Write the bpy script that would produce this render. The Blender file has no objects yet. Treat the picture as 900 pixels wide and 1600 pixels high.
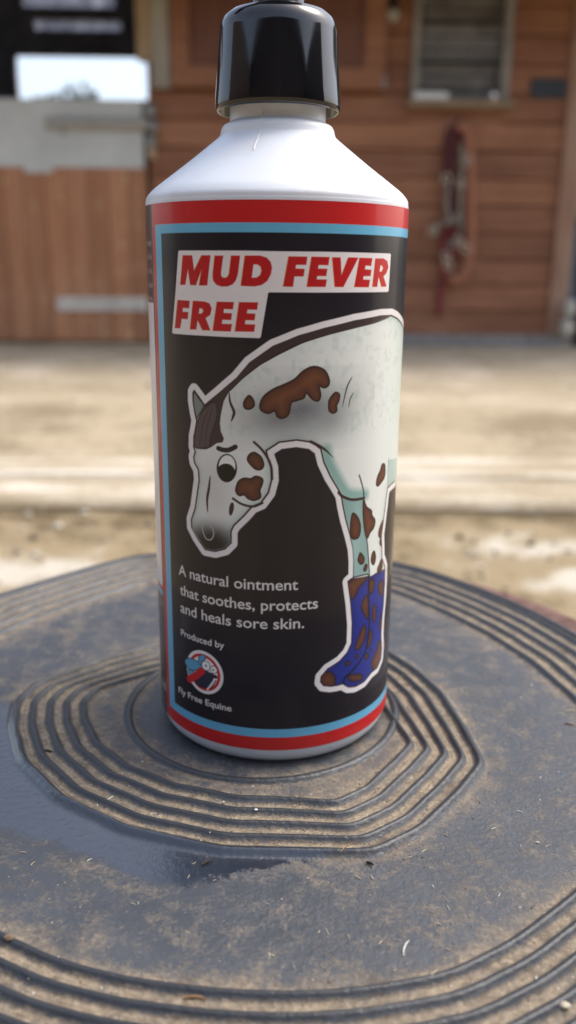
import bpy, bmesh, math, random
import numpy as np
from mathutils import Vector, Matrix, noise as mnoise

random.seed(7); rng = np.random.default_rng(5)
scene = bpy.context.scene
COL = scene.collection
PI = math.pi

# ------------------------------------------------------------------ camera
F_, PIT, ROLL, YAW, CD, CH = 1331.4, .2792, .0107, .0155, .2603, .1431
CAM = np.array([0, -CD, CH])
cy, sy, cp, sp = math.cos(YAW), math.sin(YAW), math.cos(PIT), math.sin(PIT)
FW = np.array([sy*cp, cy*cp, -sp]); RT = np.array([cy, -sy, 0.]); UP = np.cross(RT, FW)
R2 = math.cos(ROLL)*RT + math.sin(ROLL)*UP; U2 = -math.sin(ROLL)*RT + math.cos(ROLL)*UP
cd = bpy.data.cameras.new('camera'); cam = bpy.data.objects.new('camera', cd); COL.objects.link(cam)
M3 = Matrix(((R2[0], U2[0], -FW[0]), (R2[1], U2[1], -FW[1]), (R2[2], U2[2], -FW[2])))
cam.matrix_world = Matrix.Translation(Vector(CAM)) @ M3.to_4x4()
cd.sensor_fit = 'VERTICAL'; cd.sensor_height = 36.0; cd.sensor_width = 20.25
cd.lens = F_/1600*36; cd.clip_start = .01; cd.clip_end = 500
cd.dof.use_dof = True; cd.dof.focus_distance = .222; cd.dof.aperture_fstop = 9.6
scene.camera = cam

def ray(x, y): return FW + R2*(x-450)/F_ - U2*(y-800)/F_
def onplane(x, y, z=0.):
    d = ray(x, y); return CAM + d*((z-CAM[2])/d[2])
def wall(x, y, Y):
    d = ray(x, y); p = CAM + d*((Y-CAM[1])/d[1]); return p[0], p[2]
RB = .0375
def cyl(x, y, R=RB):
    d = ray(x, y); a = d[0]**2+d[1]**2; b = 2*(CAM[0]*d[0]+CAM[1]*d[1]); c = CAM[0]**2+CAM[1]**2-R*R
    t = (-b-math.sqrt(max(b*b-4*a*c, 0)))/(2*a); p = CAM+d*t
    return (R*math.atan2(p[0], -p[1])*1000, p[2]*1000)

# ------------------------------------------------------------------ helpers
def lin(c):
    c = np.asarray(c, dtype=float)/255.
    return np.where(c <= .04045, c/12.92, ((c+.055)/1.055)**2.4)
def tag(o, label=None, cat=None, group=None, kind=None):
    if label: o['label'] = label
    if cat: o['category'] = cat
    if group: o['group'] = group
    if kind: o['kind'] = kind
    return o
def empty(name, loc=(0, 0, 0)):
    o = bpy.data.objects.new(name, None); o.empty_display_size = .02; o.location = loc; COL.objects.link(o); return o
def link(name, me, mat, parent=None, smooth=False):
    o = bpy.data.objects.new(name, me); COL.objects.link(o)
    if mat: me.materials.append(mat)
    if smooth:
        me.polygons.foreach_set('use_smooth', [True]*len(me.polygons))
    if parent:
        o.parent = parent
        o.location = -parent.location if parent.parent is None else (0, 0, 0)
    return o
# parents that sit away from the origin: children meshes are authored in world space
class MB:
    def __init__(s): s.bm = bmesh.new()
    def box(s, x0, x1, y0, y1, z0, z1, bev=0.):
        r = bmesh.ops.create_cube(s.bm, size=1)
        vs = r['verts']
        bmesh.ops.scale(s.bm, vec=(abs(x1-x0), abs(y1-y0), abs(z1-z0)), verts=vs)
        bmesh.ops.translate(s.bm, vec=((x0+x1)/2, (y0+y1)/2, (z0+z1)/2), verts=vs)
        if bev:
            es = list({e for v in vs for e in v.link_edges})
            bmesh.ops.bevel(s.bm, geom=es, offset=bev, segments=2, affect='EDGES', profile=.6)
        return s
    def tube(s, pts, r, n=10, closed=False, flat=1.0):
        P = [Vector(p) for p in pts]; N = len(P)
        rr = r if hasattr(r, '__len__') else [r]*N
        rings = []; prev = None
        for i, p in enumerate(P):
            a = P[(i-1) % N] if (closed or i > 0) else P[i]; b = P[(i+1) % N] if (closed or i < N-1) else P[i]
            t = (b-a).normalized()
            if prev is None:
                q = Vector((0, 0, 1)) if abs(t.z) < .9 else Vector((1, 0, 0))
                nrm = t.cross(q).normalized()
            else:
                nrm = (prev - t*prev.dot(t)).normalized()
            prev = nrm; bn = t.cross(nrm)
            rings.append([s.bm.verts.new(p + (nrm*math.cos(2*PI*k/n)*flat + bn*math.sin(2*PI*k/n))*rr[i]) for k in range(n)])
        for i in range(N if closed else N-1):
            A = rings[i]; B = rings[(i+1) % N]
            for k in range(n):
                s.bm.faces.new((A[k], A[(k+1) % n], B[(k+1) % n], B[k]))
        if not closed:
            s.bm.faces.new(rings[0][::-1]); s.bm.faces.new(rings[-1])
        return s
    def lathe(s, prof, n=128, c=(0, 0), cap0=True, cap1=True):
        rings = [[s.bm.verts.new((c[0]+r*math.sin(2*PI*k/n), c[1]-r*math.cos(2*PI*k/n), z)) for k in range(n)] for r, z in prof]
        for A, B in zip(rings, rings[1:]):
            for k in range(n): s.bm.faces.new((A[k], A[(k+1) % n], B[(k+1) % n], B[k]))
        if cap0: s.bm.faces.new(rings[0][::-1])
        if cap1: s.bm.faces.new(rings[-1])
        return s
    def prism(s, pts, y0, y1):
        """outline in x,z extruded along y"""
        a = [s.bm.verts.new((x, y0, z)) for x, z in pts]; b = [s.bm.verts.new((x, y1, z)) for x, z in pts]
        n = len(pts); s.bm.faces.new(a); s.bm.faces.new(b[::-1])
        for k in range(n): s.bm.faces.new((a[(k+1) % n], a[k], b[k], b[(k+1) % n]))
        return s
    def build(s, name, mat, parent=None, smooth=False):
        bmesh.ops.recalc_face_normals(s.bm, faces=s.bm.faces)
        me = bpy.data.meshes.new(name); s.bm.to_mesh(me); s.bm.free()
        return link(name, me, mat, parent, smooth)
def catmull(P, sub=4, closed=True):
    P = np.asarray(P, float); n = len(P); out = []
    rng_ = range(n) if closed else range(n-1)
    for i in rng_:
        g = (lambda k: P[k % n]) if closed else (lambda k: P[min(max(k, 0), n-1)])
        p0, p1, p2, p3 = g(i-1), g(i), g(i+1), g(i+2)
        for k in range(sub):
            t = k/sub
            out.append(.5*((2*p1)+(-p0+p2)*t+(2*p0-5*p1+4*p2-p3)*t*t+(-p0+3*p1-3*p2+p3)*t**3))
    if not closed: out.append(P[-1])
    return np.array(out)
def gridmesh(name, V, nu, nv, closed_u=False, attrs=None, colors=None, face_mask=None):
    """V (nv*nu,3), row-major v then u"""
    cu = nu if closed_u else nu-1
    i = np.arange(nv-1)[:, None]*nu; j = np.arange(cu)[None, :]
    a = i+j; b = i+(j+1) % nu; quads = np.stack([a, b, b+nu, a+nu], -1).reshape(-1, 4)
    if face_mask is not None:
        quads = quads[face_mask.reshape(-1)]
        used, inv = np.unique(quads, return_inverse=True); quads = inv.reshape(-1, 4)
        V = V[used]
        if attrs: attrs = {k: v[used] for k, v in attrs.items()}
        if colors is not None: colors = colors[used]
    me = bpy.data.meshes.new(name)
    me.vertices.add(len(V)); me.vertices.foreach_set('co', V.astype(np.float32).ravel())
    me.loops.add(quads.size); me.loops.foreach_set('vertex_index', quads.astype(np.int32).ravel())
    me.polygons.add(len(quads)); me.polygons.foreach_set('loop_start', np.arange(0, quads.size, 4, dtype=np.int32))
    me.update(calc_edges=True); me.validate()
    me.polygons.foreach_set('use_smooth', np.ones(len(me.polygons), dtype=bool))
    for k, v in (attrs or {}).items():
        at = me.attributes.new(k, 'FLOAT', 'POINT'); at.data.foreach_set('value', v.astype(np.float32))
    if colors is not None:
        at = me.attributes.new('ink', 'FLOAT_COLOR', 'POINT')
        c4 = np.concatenate([colors, np.ones((len(colors), 1))], 1); at.data.foreach_set('color', c4.astype(np.float32).ravel())
    return me

# ------------------------------------------------------------------ materials
class NM:
    def __init__(s, name):
        s.m = bpy.data.materials.new(name); s.m.use_nodes = True
        s.t = s.m.node_tree; s.b = s.t.nodes['Principled BSDF']
    def n(s, typ, **kw):
        nd = s.t.nodes.new(typ)
        for k, v in kw.items():
            if k in nd.inputs.keys() if isinstance(k, str) else False: nd.inputs[k].default_value = v
            else: setattr(nd, k, v)
        return nd
    def l(s, a, b): s.t.links.new(a, b)
    def set(s, **kw):
        for k, v in kw.items(): s.b.inputs[k.replace('_', ' ')].default_value = v
        return s
    def noise(s, scale, detail=4, rough=.5, vec=None, stretch=None, dist=0):
        tc = s.n('ShaderNodeTexCoord'); src = tc.outputs['Object']
        if stretch:
            mp = s.n('ShaderNodeMapping'); mp.inputs['Scale'].default_value = stretch; s.l(src, mp.inputs['Vector']); src = mp.outputs['Vector']
        nd = s.n('ShaderNodeTexNoise'); nd.inputs['Scale'].default_value = scale; nd.inputs['Detail'].default_value = detail
        nd.inputs['Roughness'].default_value = rough; nd.inputs['Distortion'].default_value = dist
        s.l(src, nd.inputs['Vector']); return nd.outputs['Fac']
    def ramp(s, fac, stops):
        r = s.n('ShaderNodeValToRGB'); e = r.color_ramp.elements
        while len(e) < len(stops): e.new(.5)
        for k, (p, c) in enumerate(stops):
            e[k].position = p; e[k].color = (c, c, c, 1) if not hasattr(c, '__len__') else (*c[:3], 1)
        s.l(fac, r.inputs['Fac']); return r.outputs['Color']
    def math(s, op, a, b=None, clamp=False):
        nd = s.n('ShaderNodeMath'); nd.operation = op; nd.use_clamp = clamp
        for k, v in enumerate((a, b)):
            if v is None: continue
            if isinstance(v, (int, float)): nd.inputs[k].default_value = v
            else: s.l(v, nd.inputs[k])
        return nd.outputs[0]
    def mix(s, fac, a, b, mode='MIX'):
        nd = s.n('ShaderNodeMix'); nd.data_type = 'RGBA'; nd.blend_type = mode
        for k, v in ((0, fac), (6, a), (7, b)):
            if isinstance(v, (int, float)): nd.inputs[k].default_value = v
            elif hasattr(v, '__len__'): nd.inputs[k].default_value = (*v[:3], 1)
            else: s.l(v, nd.inputs[k])
        return nd.outputs[2]
    def attr(s, name, color=False):
        a = s.n('ShaderNodeAttribute'); a.attribute_name = name; return a.outputs['Color'] if color else a.outputs['Fac']
    def bump(s, h, strength=.3, dist=.001):
        b = s.n('ShaderNodeBump'); b.inputs['Strength'].default_value = strength; b.inputs['Distance'].default_value = dist
        s.l(h, b.inputs['Height']); s.l(b.outputs['Normal'], s.b.inputs['Normal']); return b
    def color(s, c): s.l(c, s.b.inputs['Base Color'])
    def rough(s, c): s.l(c, s.b.inputs['Roughness'])
def simple(name, c, rough=.6, var=.25, scale=20, bump=0, bdist=.001, stretch=None, metallic=0, coat=0, spec=.5):
    k = NM(name); c = np.array(c, float)
    f = k.noise(scale, 5, .6, stretch=stretch)
    k.color(k.ramp(f, [(.3, tuple(c*(1-var))), (.7, tuple(np.minimum(c*(1+var), .95)))]))
    k.set(Roughness=rough, Metallic=metallic)
    k.b.inputs['Coat Weight'].default_value = coat
    k.b.inputs['Specular IOR Level'].default_value = spec
    if bump: k.bump(f, bump, bdist)
    return k.m

# ------------------------------------------------------------------ label artwork (flat print, in mm on the unrolled label)
fine = np.arange(-56, 56.001, .15)
half = PI*RB*1000
coarse_r = np.linspace(56, 2*half-56, 90)[1:-1]
UA = np.concatenate([fine, coarse_r]); VA = np.arange(6.0, 159.21, .15)
NU, NV = len(UA), len(VA); NF = len(fine)
art = np.zeros((NV, NU, 3))
def P(pts, o=(0, 0), s=1.):
    return np.array([cyl(o[0]+x/s, o[1]+y/s) for x, y in pts])
def region(lo, hi, pad):
    i0 = max(np.searchsorted(VA, lo[1]-pad), 0); i1 = min(np.searchsorted(VA, hi[1]+pad)+1, NV)
    j0 = max(np.searchsorted(fine, lo[0]-pad), 0); j1 = min(np.searchsorted(fine, hi[0]+pad)+1, NF)
    return i0, i1, j0, j1
def sdf_edges(A, B, pad=3., inside=True):
    lo = np.minimum(A.min(0), B.min(0)); hi = np.maximum(A.max(0), B.max(0))
    i0, i1, j0, j1 = region(lo, hi, pad)
    X = fine[None, j0:j1].astype(np.float32); Y = VA[i0:i1, None].astype(np.float32)
    d2 = np.full((i1-i0, j1-j0), 1e9, np.float32); ins = np.zeros((i1-i0, j1-j0), bool)
    for (ax, ay), (bx, by) in zip(A, B):
        dx, dy = bx-ax, by-ay; L = dx*dx+dy*dy
        if L < 1e-10: continue
        # restrict distance work to the neighbourhood of the edge
        m = pad+.5
        a0 = max(np.searchsorted(VA[i0:i1], min(ay, by)-m), 0); a1 = np.searchsorted(VA[i0:i1], max(ay, by)+m)
        b0 = max(np.searchsorted(fine[j0:j1], min(ax, bx)-m), 0); b1 = np.searchsorted(fine[j0:j1], max(ax, bx)+m)
        x = X[:, b0:b1]; y = Y[a0:a1]
        t = np.clip(((x-ax)*dx+(y-ay)*dy)/L, 0, 1)
        q = (x-ax-t*dx)**2+(y-ay-t*dy)**2
        d2[a0:a1, b0:b1] = np.minimum(d2[a0:a1, b0:b1], q)
        if inside:
            rows = np.nonzero((VA[i0:i1] >= min(ay, by)) & (VA[i0:i1] < max(ay, by)))[0]
            if len(rows):
                xc = ax+(VA[i0:i1][rows]-ay)*dx/dy
                ins[rows] ^= (X > xc[:, None])
    d = np.sqrt(d2); d = np.where(ins, -d, d) if inside else d
    return (i0, i1, j0, j1), d
def sdf(pts, pad=3.): return sdf_edges(pts, np.roll(pts, -1, 0), pad)
def comp(reg, alpha, c, clip=None):
    i0, i1, j0, j1 = reg; al = alpha.copy()
    if clip is not None: al = al*clip[i0:i1, j0:j1]
    al = al[..., None]; art[i0:i1, j0:j1] = art[i0:i1, j0:j1]*(1-al)+(lin(c) if not isinstance(c, np.ndarray) or c.max() > 1.5 else c)*al
AA = .11
def cov(d, off=0., aa=AA): return np.clip(.5-(d-off)/(2*aa), 0, 1)
def full(reg, a):
    m = np.zeros((NV, NU)); m[reg[0]:reg[1], reg[2]:reg[3]] = a; return m
def fill(pts, c, smooth=3, outline=None, ow=.35, clip=None, aa=AA, inner=None):
    p = catmull(pts, smooth) if smooth else pts
    reg, d = sdf(p)
    if outline is not None: comp(reg, cov(d, ow*.5, aa), outline, clip); comp(reg, cov(d, -ow*.5, aa+.08), c, clip)
    else: comp(reg, cov(d, 0, aa), c, clip)
    if inner is not None: comp(reg, np.clip((-d-.4)/2.2, 0, 1)*.75, inner, clip)
    return reg, d
def stroke(pts, w, c, taper=False, clip=None, aa=AA):
    p = catmull(pts, 6, closed=False); n = len(p)-1
    if not taper:
        reg, d = sdf_edges(p[:-1], p[1:], 2., inside=False); comp(reg, cov(d, w/2, aa), c, clip); return
    for k in range(n):
        f = math.sin(PI*(k+.5)/n)**.6 if taper == 2 else 1-(k/n)**2
        reg, d = sdf_edges(p[k:k+1], p[k+1:k+2], 2., inside=False); comp(reg, cov(d, max(w*f, .12)/2, aa), c, clip)
def blob(c, rx, ry, col, a=1., clip=None, pw=1., rot=0.):
    u, v = c; i0, i1, j0, j1 = region(np.array([u-rx*1.6, v-ry*1.6]), np.array([u+rx*1.6, v+ry*1.6]), 1)
    X = fine[None, j0:j1]-u; Y = VA[i0:i1, None]-v
    cr_, sr_ = math.cos(rot), math.sin(rot)
    q = ((X*cr_+Y*sr_)/rx)**2+((-X*sr_+Y*cr_)/ry)**2
    comp((i0, i1, j0, j1), a*np.exp(-q**pw), col, clip)
def smoothnoise(scale):
    h, w = int(NV*.15/scale)+3, int(NU*.15/scale)+3
    g = rng.random((h, w)); yy = np.linspace(0, h-2.01, NV); xx = np.linspace(0, w-2.01, NU)
    y0 = yy.astype(int); x0 = xx.astype(int); fy = (yy-y0)[:, None]; fx = (xx-x0)[None]
    fy = fy*fy*(3-2*fy); fx = fx*fx*(3-2*fx)
    return (g[y0][:, x0]*(1-fy)*(1-fx)+g[y0+1][:, x0]*fy*(1-fx)+g[y0][:, x0+1]*(1-fy)*fx+g[y0+1][:, x0+1]*fy*fx)
BLACK = (26, 22, 32); RED = (196, 32, 34); BLUE = (104, 178, 212); WHITE = (236, 234, 233)
art[:] = lin(BLACK)
# borders
U = UA[None, :]; V = VA[:, None]
def band(v0, v1, c, u0=-999, u1=999):
    al = (np.clip(.5+(V-v0)/.16, 0, 1)*np.clip(.5+(v1-V)/.16, 0, 1)*np.clip(.5+(U-u0)/.16, 0, 1)*np.clip(.5+(u1-U)/.16, 0, 1))[..., None]
    art[:] = art*(1-al)+lin(c)*al
EL = -42.0
band(-9, 999, RED, EL, 74); band(10.2, 153.8, BLUE, -39.6, 71.5); band(12.9, 151.5, BLACK, -36.0, 68.5)
# left (information) panel of the label
band(-9, 999, (70, 50, 48), 90, 999); band(-9, 999, (66, 46, 44), -999, EL-.9)
band(-9, 999, (34, 28, 30), EL-.9, EL)
band(49, 133.3, (228, 228, 230), -999, EL-.9); band(47.6, 49, RED, -999, EL-1.2); band(45.8, 47.6, BLUE, -999, EL-1.2)
band(-9, 45.8, (44, 41, 46), -999, EL-.9)
band(49, 133.3, (228, 228, 230), 90, 999); band(-9, 45.8, (44, 41, 46), 90, 999)

# writing from Blender's own built-in lettering
def text(s, u0, v, height, u1=None, right=None, col=WHITE, bold=0., align='l', alpha=1.):
    cu = bpy.data.curves.new('tmp', 'FONT'); cu.body = s; cu.size = 1; cu.resolution_u = 4; cu.offset = bold
    ob = bpy.data.objects.new('tmp', cu); COL.objects.link(ob); bpy.context.view_layer.update()
    dg = bpy.context.evaluated_depsgraph_get(); me = bpy.data.meshes.new_from_object(ob.evaluated_get(dg))
    n = {}
    for p in me.polygons:
        for e in p.edge_keys: n[e] = n.get(e, 0)+1
    E = [e for e, k in n.items() if k == 1]; co = np.array([v_.co[:2] for v_ in me.vertices])
    A = co[[e[0] for e in E]]; B = co[[e[1] for e in E]]
    bpy.data.objects.remove(ob); bpy.data.curves.remove(cu); bpy.data.meshes.remove(me)
    x0, x1 = co[:, 0].min(), co[:, 0].max(); ky = height/.73
    kx = (u1-u0)/(x1-x0) if u1 is not None else ky*.9
    if right is not None: u0 = right-kx*(x1-x0)
    f = lambda Q: np.stack([u0+(Q[:, 0]-x0)*kx, v+Q[:, 1]*ky], 1)
    reg, d = sdf_edges(f(A), f(B), 1.); comp(reg, cov(d, .0, .10)*alpha, col)
GREY = (226, 222, 220)
text('A natural ointment', -31.6, 56.5, 3.35, 6.5, col=GREY, bold=.008)
text('that soothes, protects', -31.2, 50.4, 3.35, 12.4, col=GREY, bold=.008)
text('and heals sore skin.', -31.2, 44.8, 3.35, 8.4, col=GREY, bold=.008)
text('Produced by', -31.3, 37.3, 2.1, -14.8, col=GREY, bold=.012)
text('Fly Free Equine', -33.4, 17.5, 2.1, -12.7, col=GREY, bold=.012)
for k, t in enumerate(('to keep', 'nts. We', 'this fan', 'equine', 'journey.')):
    text(t, 0, 148.6-k*3.72, 1.7, right=-43.4, col=(190, 180, 178))
text('ml', 0, 13.5, 3, right=-43.2, col=(200, 200, 200))
text('care', 0, 41.8, 2.2, right=-43.3, col=(90, 130, 160))

# title panel and letters
o1, s1 = (260, 380), 5.; o2, s2 = (430, 380), 4.286
panel = np.concatenate([P([(104, 58), (400, 58), (640, 59)], o1, s1), P([(60, 55), (300, 57), (500, 61), (764, 69), (771, 76), (756, 318), (750, 326), (500, 329), (200, 330), (0, 329)], o2, s2),
                        P([(802, 383), (794, 392), (738, 730), (728, 741), (500, 733), (300, 722), (58, 706), (49, 697), (75, 380), (97, 64)], o1, s1)])
treg, td = sdf(panel); comp(treg, cov(td), (232, 226, 226)); TITLE = full(treg, td < .25)
L = [(o1, s1, [(132, 95), (205, 95), (220, 215), (278, 95), (348, 95), (322, 330), (258, 330), (278, 205), (235, 328), (190, 327), (172, 200), (152, 325), (112, 325)], None),
     (o1, s1, [(380, 97), (447, 97), (430, 225), (430, 252), (442, 268), (465, 270), (483, 258), (492, 235), (508, 97), (578, 97), (560, 245), (545, 290), (520, 322), (480, 338), (435, 339), (395, 325), (370, 295), (364, 260), (366, 225)], None),
     (o1, s1, [(615, 97), (735, 97), (785, 112), (815, 145), (826, 190), (818, 240), (790, 295), (745, 327), (690, 338), (583, 333)], [(682, 165), (712, 166), (737, 182), (745, 215), (735, 248), (710, 268), (668, 270)]),
     (o1, s1, [(92, 443), (186, 450), (181, 508), (133, 505), (130, 535), (175, 538), (170, 593), (124, 590), (112, 665), (70, 663)], None),
     (o1, s1, [(212, 450), (300, 455), (340, 470), (357, 510), (345, 560), (310, 585), (348, 682), (285, 680), (247, 600), (237, 675), (188, 673)], [(262, 508), (285, 512), (293, 530), (280, 550), (256, 550)]),
     (o1, s1, [(397, 457), (530, 460), (522, 517), (452, 514), (450, 545), (515, 548), (508, 600), (440, 598), (435, 630), (515, 632), (505, 690), (365, 684)], None),
     (o1, s1, [(570, 460), (718, 462), (710, 520), (635, 518), (630, 548), (697, 550), (690, 603), (620, 600), (615, 632), (695, 635), (688, 692), (537, 690)], None),
     (o2, s2, [(90, 88), (215, 90), (208, 145), (140, 145), (136, 170), (197, 172), (190, 223), (128, 222), (120, 292), (53, 290)], None),
     (o2, s2, [(243, 90), (363, 93), (355, 148), (290, 146), (286, 170), (348, 172), (341, 220), (281, 220), (277, 242), (345, 243), (336, 293), (210, 292)], None),
     (o2, s2, [(380, 95), (437, 95), (442, 215), (487, 95), (555, 97), (455, 293), (397, 293)], None),
     (o2, s2, [(562, 98), (648, 100), (641, 152), (603, 150), (598, 175), (642, 178), (636, 220), (590, 220), (586, 243), (632, 245), (624, 295), (527, 294)], None),
     (o2, s2, [(668, 102), (722, 102), (748, 120), (755, 160), (742, 200), (722, 222), (743, 290), (708, 292), (690, 225), (680, 293), (648, 292)], [(702, 148), (715, 152), (720, 168), (710, 190), (696, 190)])]
for sh, c in ((-.16, (214, 160, 70)), (0., (190, 28, 34))):
    for o_, s_, outer, hole in L:
        a = P(outer, o_, s_); a[:, 0] += sh; A, B = a, np.roll(a, -1, 0)
        if hole:
            h_ = P(hole, o_, s_); h_[:, 0] += sh; A = np.concatenate([A, h_]); B = np.concatenate([B, np.roll(h_, -1, 0)])
        reg, d = sdf_edges(A, B, 1.5); comp(reg, cov(d), c)

# horse picture
oh, sh_ = (270, 570), 5.; on, sn = (340, 470), 3.; ol, sl = (470, 690), 5.29; ob_, sb = (480, 880), 6.43
ear_top = P([(170, 195), (210, 250), (252, 312)], oh, sh_)
crest = P([(365, 218), (500, 102)], oh, sh_)
crest2 = P([(150, 290), (260, 212), (380, 163), (500, 128), (640, 93), (760, 70), (812, 67), (838, 80), (866, 120)], on, sn)
rear = np.array([[57., 123.], [57., 112.], [57., 98.], [57., 86.]])
belly = P([(775, 325), (745, 352), (715, 385)], ol, sl)
legr = P([(703, 470), (682, 640), (664, 780), (667, 880), (668, 960), (694, 1040)], ol, sl)
boot = P([(779, 55), (776, 200), (765, 400), (750, 550), (740, 720), (746, 850), (738, 960), (700, 1050), (640, 1100), (570, 1190), (480, 1240), (410, 1246), (372, 1225), (355, 1213), (300, 1228), (235, 1238), (160, 1230), (128, 1190), (135, 1135), (200, 1058), (320, 980), (395, 895), (438, 800), (445, 600), (430, 400), (402, 182), (425, 160), (458, 142)], ob_, sb)
legl = P([(430, 1100), (432, 980), (425, 880), (400, 770), (365, 640), (342, 530), (328, 440), (300, 390), (240, 290), (185, 170), (160, 62)], ol, sl)
throat = P([(440, 664), (370, 654), (290, 664), (230, 703)], on, sn)
head = P([(748, 730), (772, 800), (776, 900), (750, 1000), (690, 1082), (620, 1112), (560, 1180), (480, 1258), (460, 1300), (460, 1390), (410, 1440), (330, 1460), (255, 1445), (190, 1350), (148, 1270), (145, 1210), (175, 1120), (192, 1000), (206, 900), (200, 820), (170, 765), (163, 720), (175, 680), (163, 640), (165, 560), (178, 495), (187, 440), (172, 370), (158, 280), (158, 215)], oh, sh_)
hp = np.concatenate([ear_top, crest, crest2, rear, belly, legr, boot, legl, throat, head])
hreg, hd = sdf(hp, 3.4)
HORSE = full(hreg, hd < 1.95)
comp(hreg, cov(hd, 1.75, .14), (232, 228, 228))
DK = (58, 36, 36)
comp(hreg, cov(hd, .12), DK)
HF = (226, 230, 225)
HC = full(hreg, cov(hd, -.42))
comp(hreg, cov(hd, -.42), HF)
comp(hreg, cov(hd, -.42)*np.exp(-np.clip(-hd-.4, 0, 9)/1.0)*.55, (130, 165, 158))
# teal modelling on body, flank and chest
blob((50, 112), 12, 40, (184, 206, 198), .55, HC, 1.5); blob(cyl(470, 640), 14, 6.5, (105, 108, 112), .95, HC, .8, .12); blob(cyl(430, 655), 7, 4, (120, 120, 122), .6, HC, .8)
blob(cyl(515, 655), 6, 4.5, (130, 136, 138), .6, HC, .8)
n1 = smoothnoise(1.1); n2 = smoothnoise(2.6)
i0, i1, j0, j1 = hreg; comp(hreg, np.clip((n1*.6+n2*.4-.5)*2.0, 0, 1)[i0:i1, j0:j1]*.42, (150, 178, 170), full(hreg, cov(hd, -.42))*(V > 100))
blob(cyl(335, 760), 5, 9, (196, 188, 186), .5, HC)
# far foreleg
far = P([(328, 430), (370, 462), (440, 472), (516, 468), (512, 600), (525, 720), (545, 830), (555, 950), (560, 1100), (430, 1110), (420, 880), (395, 770), (340, 540)], ol, sl)
fill(far, (136, 168, 164), 0, clip=HC); blob(P([(450, 800)], ol, sl)[0], 2.2, 12, (168, 200, 196), .5, full(*sdf(far)) < 0)
hipb = P([(722, 150), (800, 150), (800, 330), (718, 385)], ol, sl); hipb[1:3, 0] = 60; fill(hipb, (172, 196, 190), 0, clip=HC); stroke(P([(722, 140), (715, 250), (716, 385)], ol, sl), .3, DK, clip=HC)
elb = P([(185, 80), (200, 170), (250, 270), (320, 390), (380, 445), (510, 455)], ol, sl)
stroke(elb+np.array([.8, .4]), 3.2, (140, 178, 170), clip=HC*(1-full(*(lambda r: (r[0], cov(r[1])))(sdf(far)))), aa=1.0)
stroke(P([(310, 420), (340, 450), (400, 475), (450, 478), (520, 466)], ol, sl), .85, DK)
stroke(P([(480, 278), (500, 345), (515, 410), (517, 470), (514, 560), (516, 640), (525, 720), (545, 830), (555, 950), (565, 1110)], ol, sl), .5, DK, clip=HC)
stroke(P([(80, 0), (160, 40), (215, 80), (268, 135)], ol, sl)[::-1][::-1], .8, DK, taper=1)
BR, BRO, BRI = (84, 46, 36), (48, 24, 22), (122, 72, 46)
def patches(o_, s_, lst, clip=None):
    for q in lst: fill(P(q, o_, s_), BR, 3, outline=BRO, ow=.5, clip=clip, inner=BRI)
patches(ol, sl, [[(515, 480), (540, 540), (580, 570), (585, 610), (610, 650), (600, 710), (570, 750), (545, 800), (525, 740), (512, 600)],
                 [(675, 650), (672, 730), (665, 790), (640, 780), (645, 720)], [(668, 800), (664, 860), (648, 840), (655, 795)],
                 [(664, 970), (668, 1045), (640, 1085), (628, 1060), (645, 1010)]], HC)
patches(ol, sl, [[(430, 590), (470, 630), (490, 700), (480, 780), (440, 805), (410, 780), (408, 700), (415, 630)], [(490, 920), (520, 960), (515, 1000), (490, 1010), (470, 980), (478, 940)],
                 [(530, 1015), (545, 1025), (535, 1065), (515, 1060)], [(604, 905), (615, 960), (600, 1015), (578, 990), (585, 930)],
                 [(668, 188), (692, 195), (690, 285), (662, 335), (635, 365), (620, 350), (630, 290), (652, 240)]])
patches(oh, sh_, [[(600, 240), (630, 275), (635, 320), (600, 345), (565, 338), (555, 300), (575, 260)], [(585, 740), (600, 700), (640, 685), (690, 720), (710, 780), (690, 815), (650, 815), (610, 780)],
                  [(495, 965), (515, 910), (560, 885), (610, 890), (650, 870), (700, 890), (697, 935), (680, 980), (685, 1035), (630, 1058), (585, 1040), (560, 1015), (520, 1020), (498, 995)]])
patches(on, sn, [[(198, 495), (215, 450), (260, 415), (310, 393), (360, 368), (400, 330), (450, 308), (500, 325), (522, 370), (517, 398), (495, 407), (475, 398), (482, 440), (472, 468), (445, 462), (415, 430), (404, 455), (365, 468), (343, 480), (333, 530), (305, 550), (280, 542), (268, 515), (240, 527), (210, 517)],
                 [(525, 460), (550, 430), (570, 440), (566, 470), (556, 490), (557, 515), (540, 526), (522, 514), (520, 482)]])
stroke(P([(630, 355), (605, 405), (583, 500)], on, sn), .42, DK, taper=2); stroke(P([(635, 430), (620, 460), (613, 500)], on, sn), .32, DK, taper=2)
# mane, forelock, ear
mane = np.concatenate([P([(255, 315), (365, 218), (500, 102)], oh, sh_), crest2[:7], P([(740, 100), (640, 126), (520, 157), (400, 197), (290, 252), (200, 302), (110, 372), (62, 420)], on, sn),
                       P([(440, 212), (400, 285), (380, 380), (370, 455), (378, 520), (402, 575), (392, 605), (345, 612), (300, 645), (260, 660), (205, 655), (165, 640), (165, 560), (190, 440)], oh, sh_)])
fill(mane, (60, 46, 48), 0, clip=full(hreg, cov(hd, .12)))
lock = P([(240, 350), (330, 290), (350, 380), (330, 470), (300, 560), (285, 640), (230, 652), (175, 640), (172, 560), (195, 450)], oh, sh_)
fill(lock, (86, 74, 74), 3, outline=(46, 34, 36), ow=.4, clip=full(hreg, cov(hd, .1)), aa=.2)
for q in ([(285, 345), (240, 450), (210, 640)], [(310, 340), (275, 470), (250, 645)]): stroke(P(q, oh, sh_), .3, (60, 50, 52), taper=2)
stroke(P([(60, 420), (150, 335), (260, 262), (390, 200), (520, 158), (640, 127), (740, 101), (800, 76)], on, sn), .3, (40, 26, 28))
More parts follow.
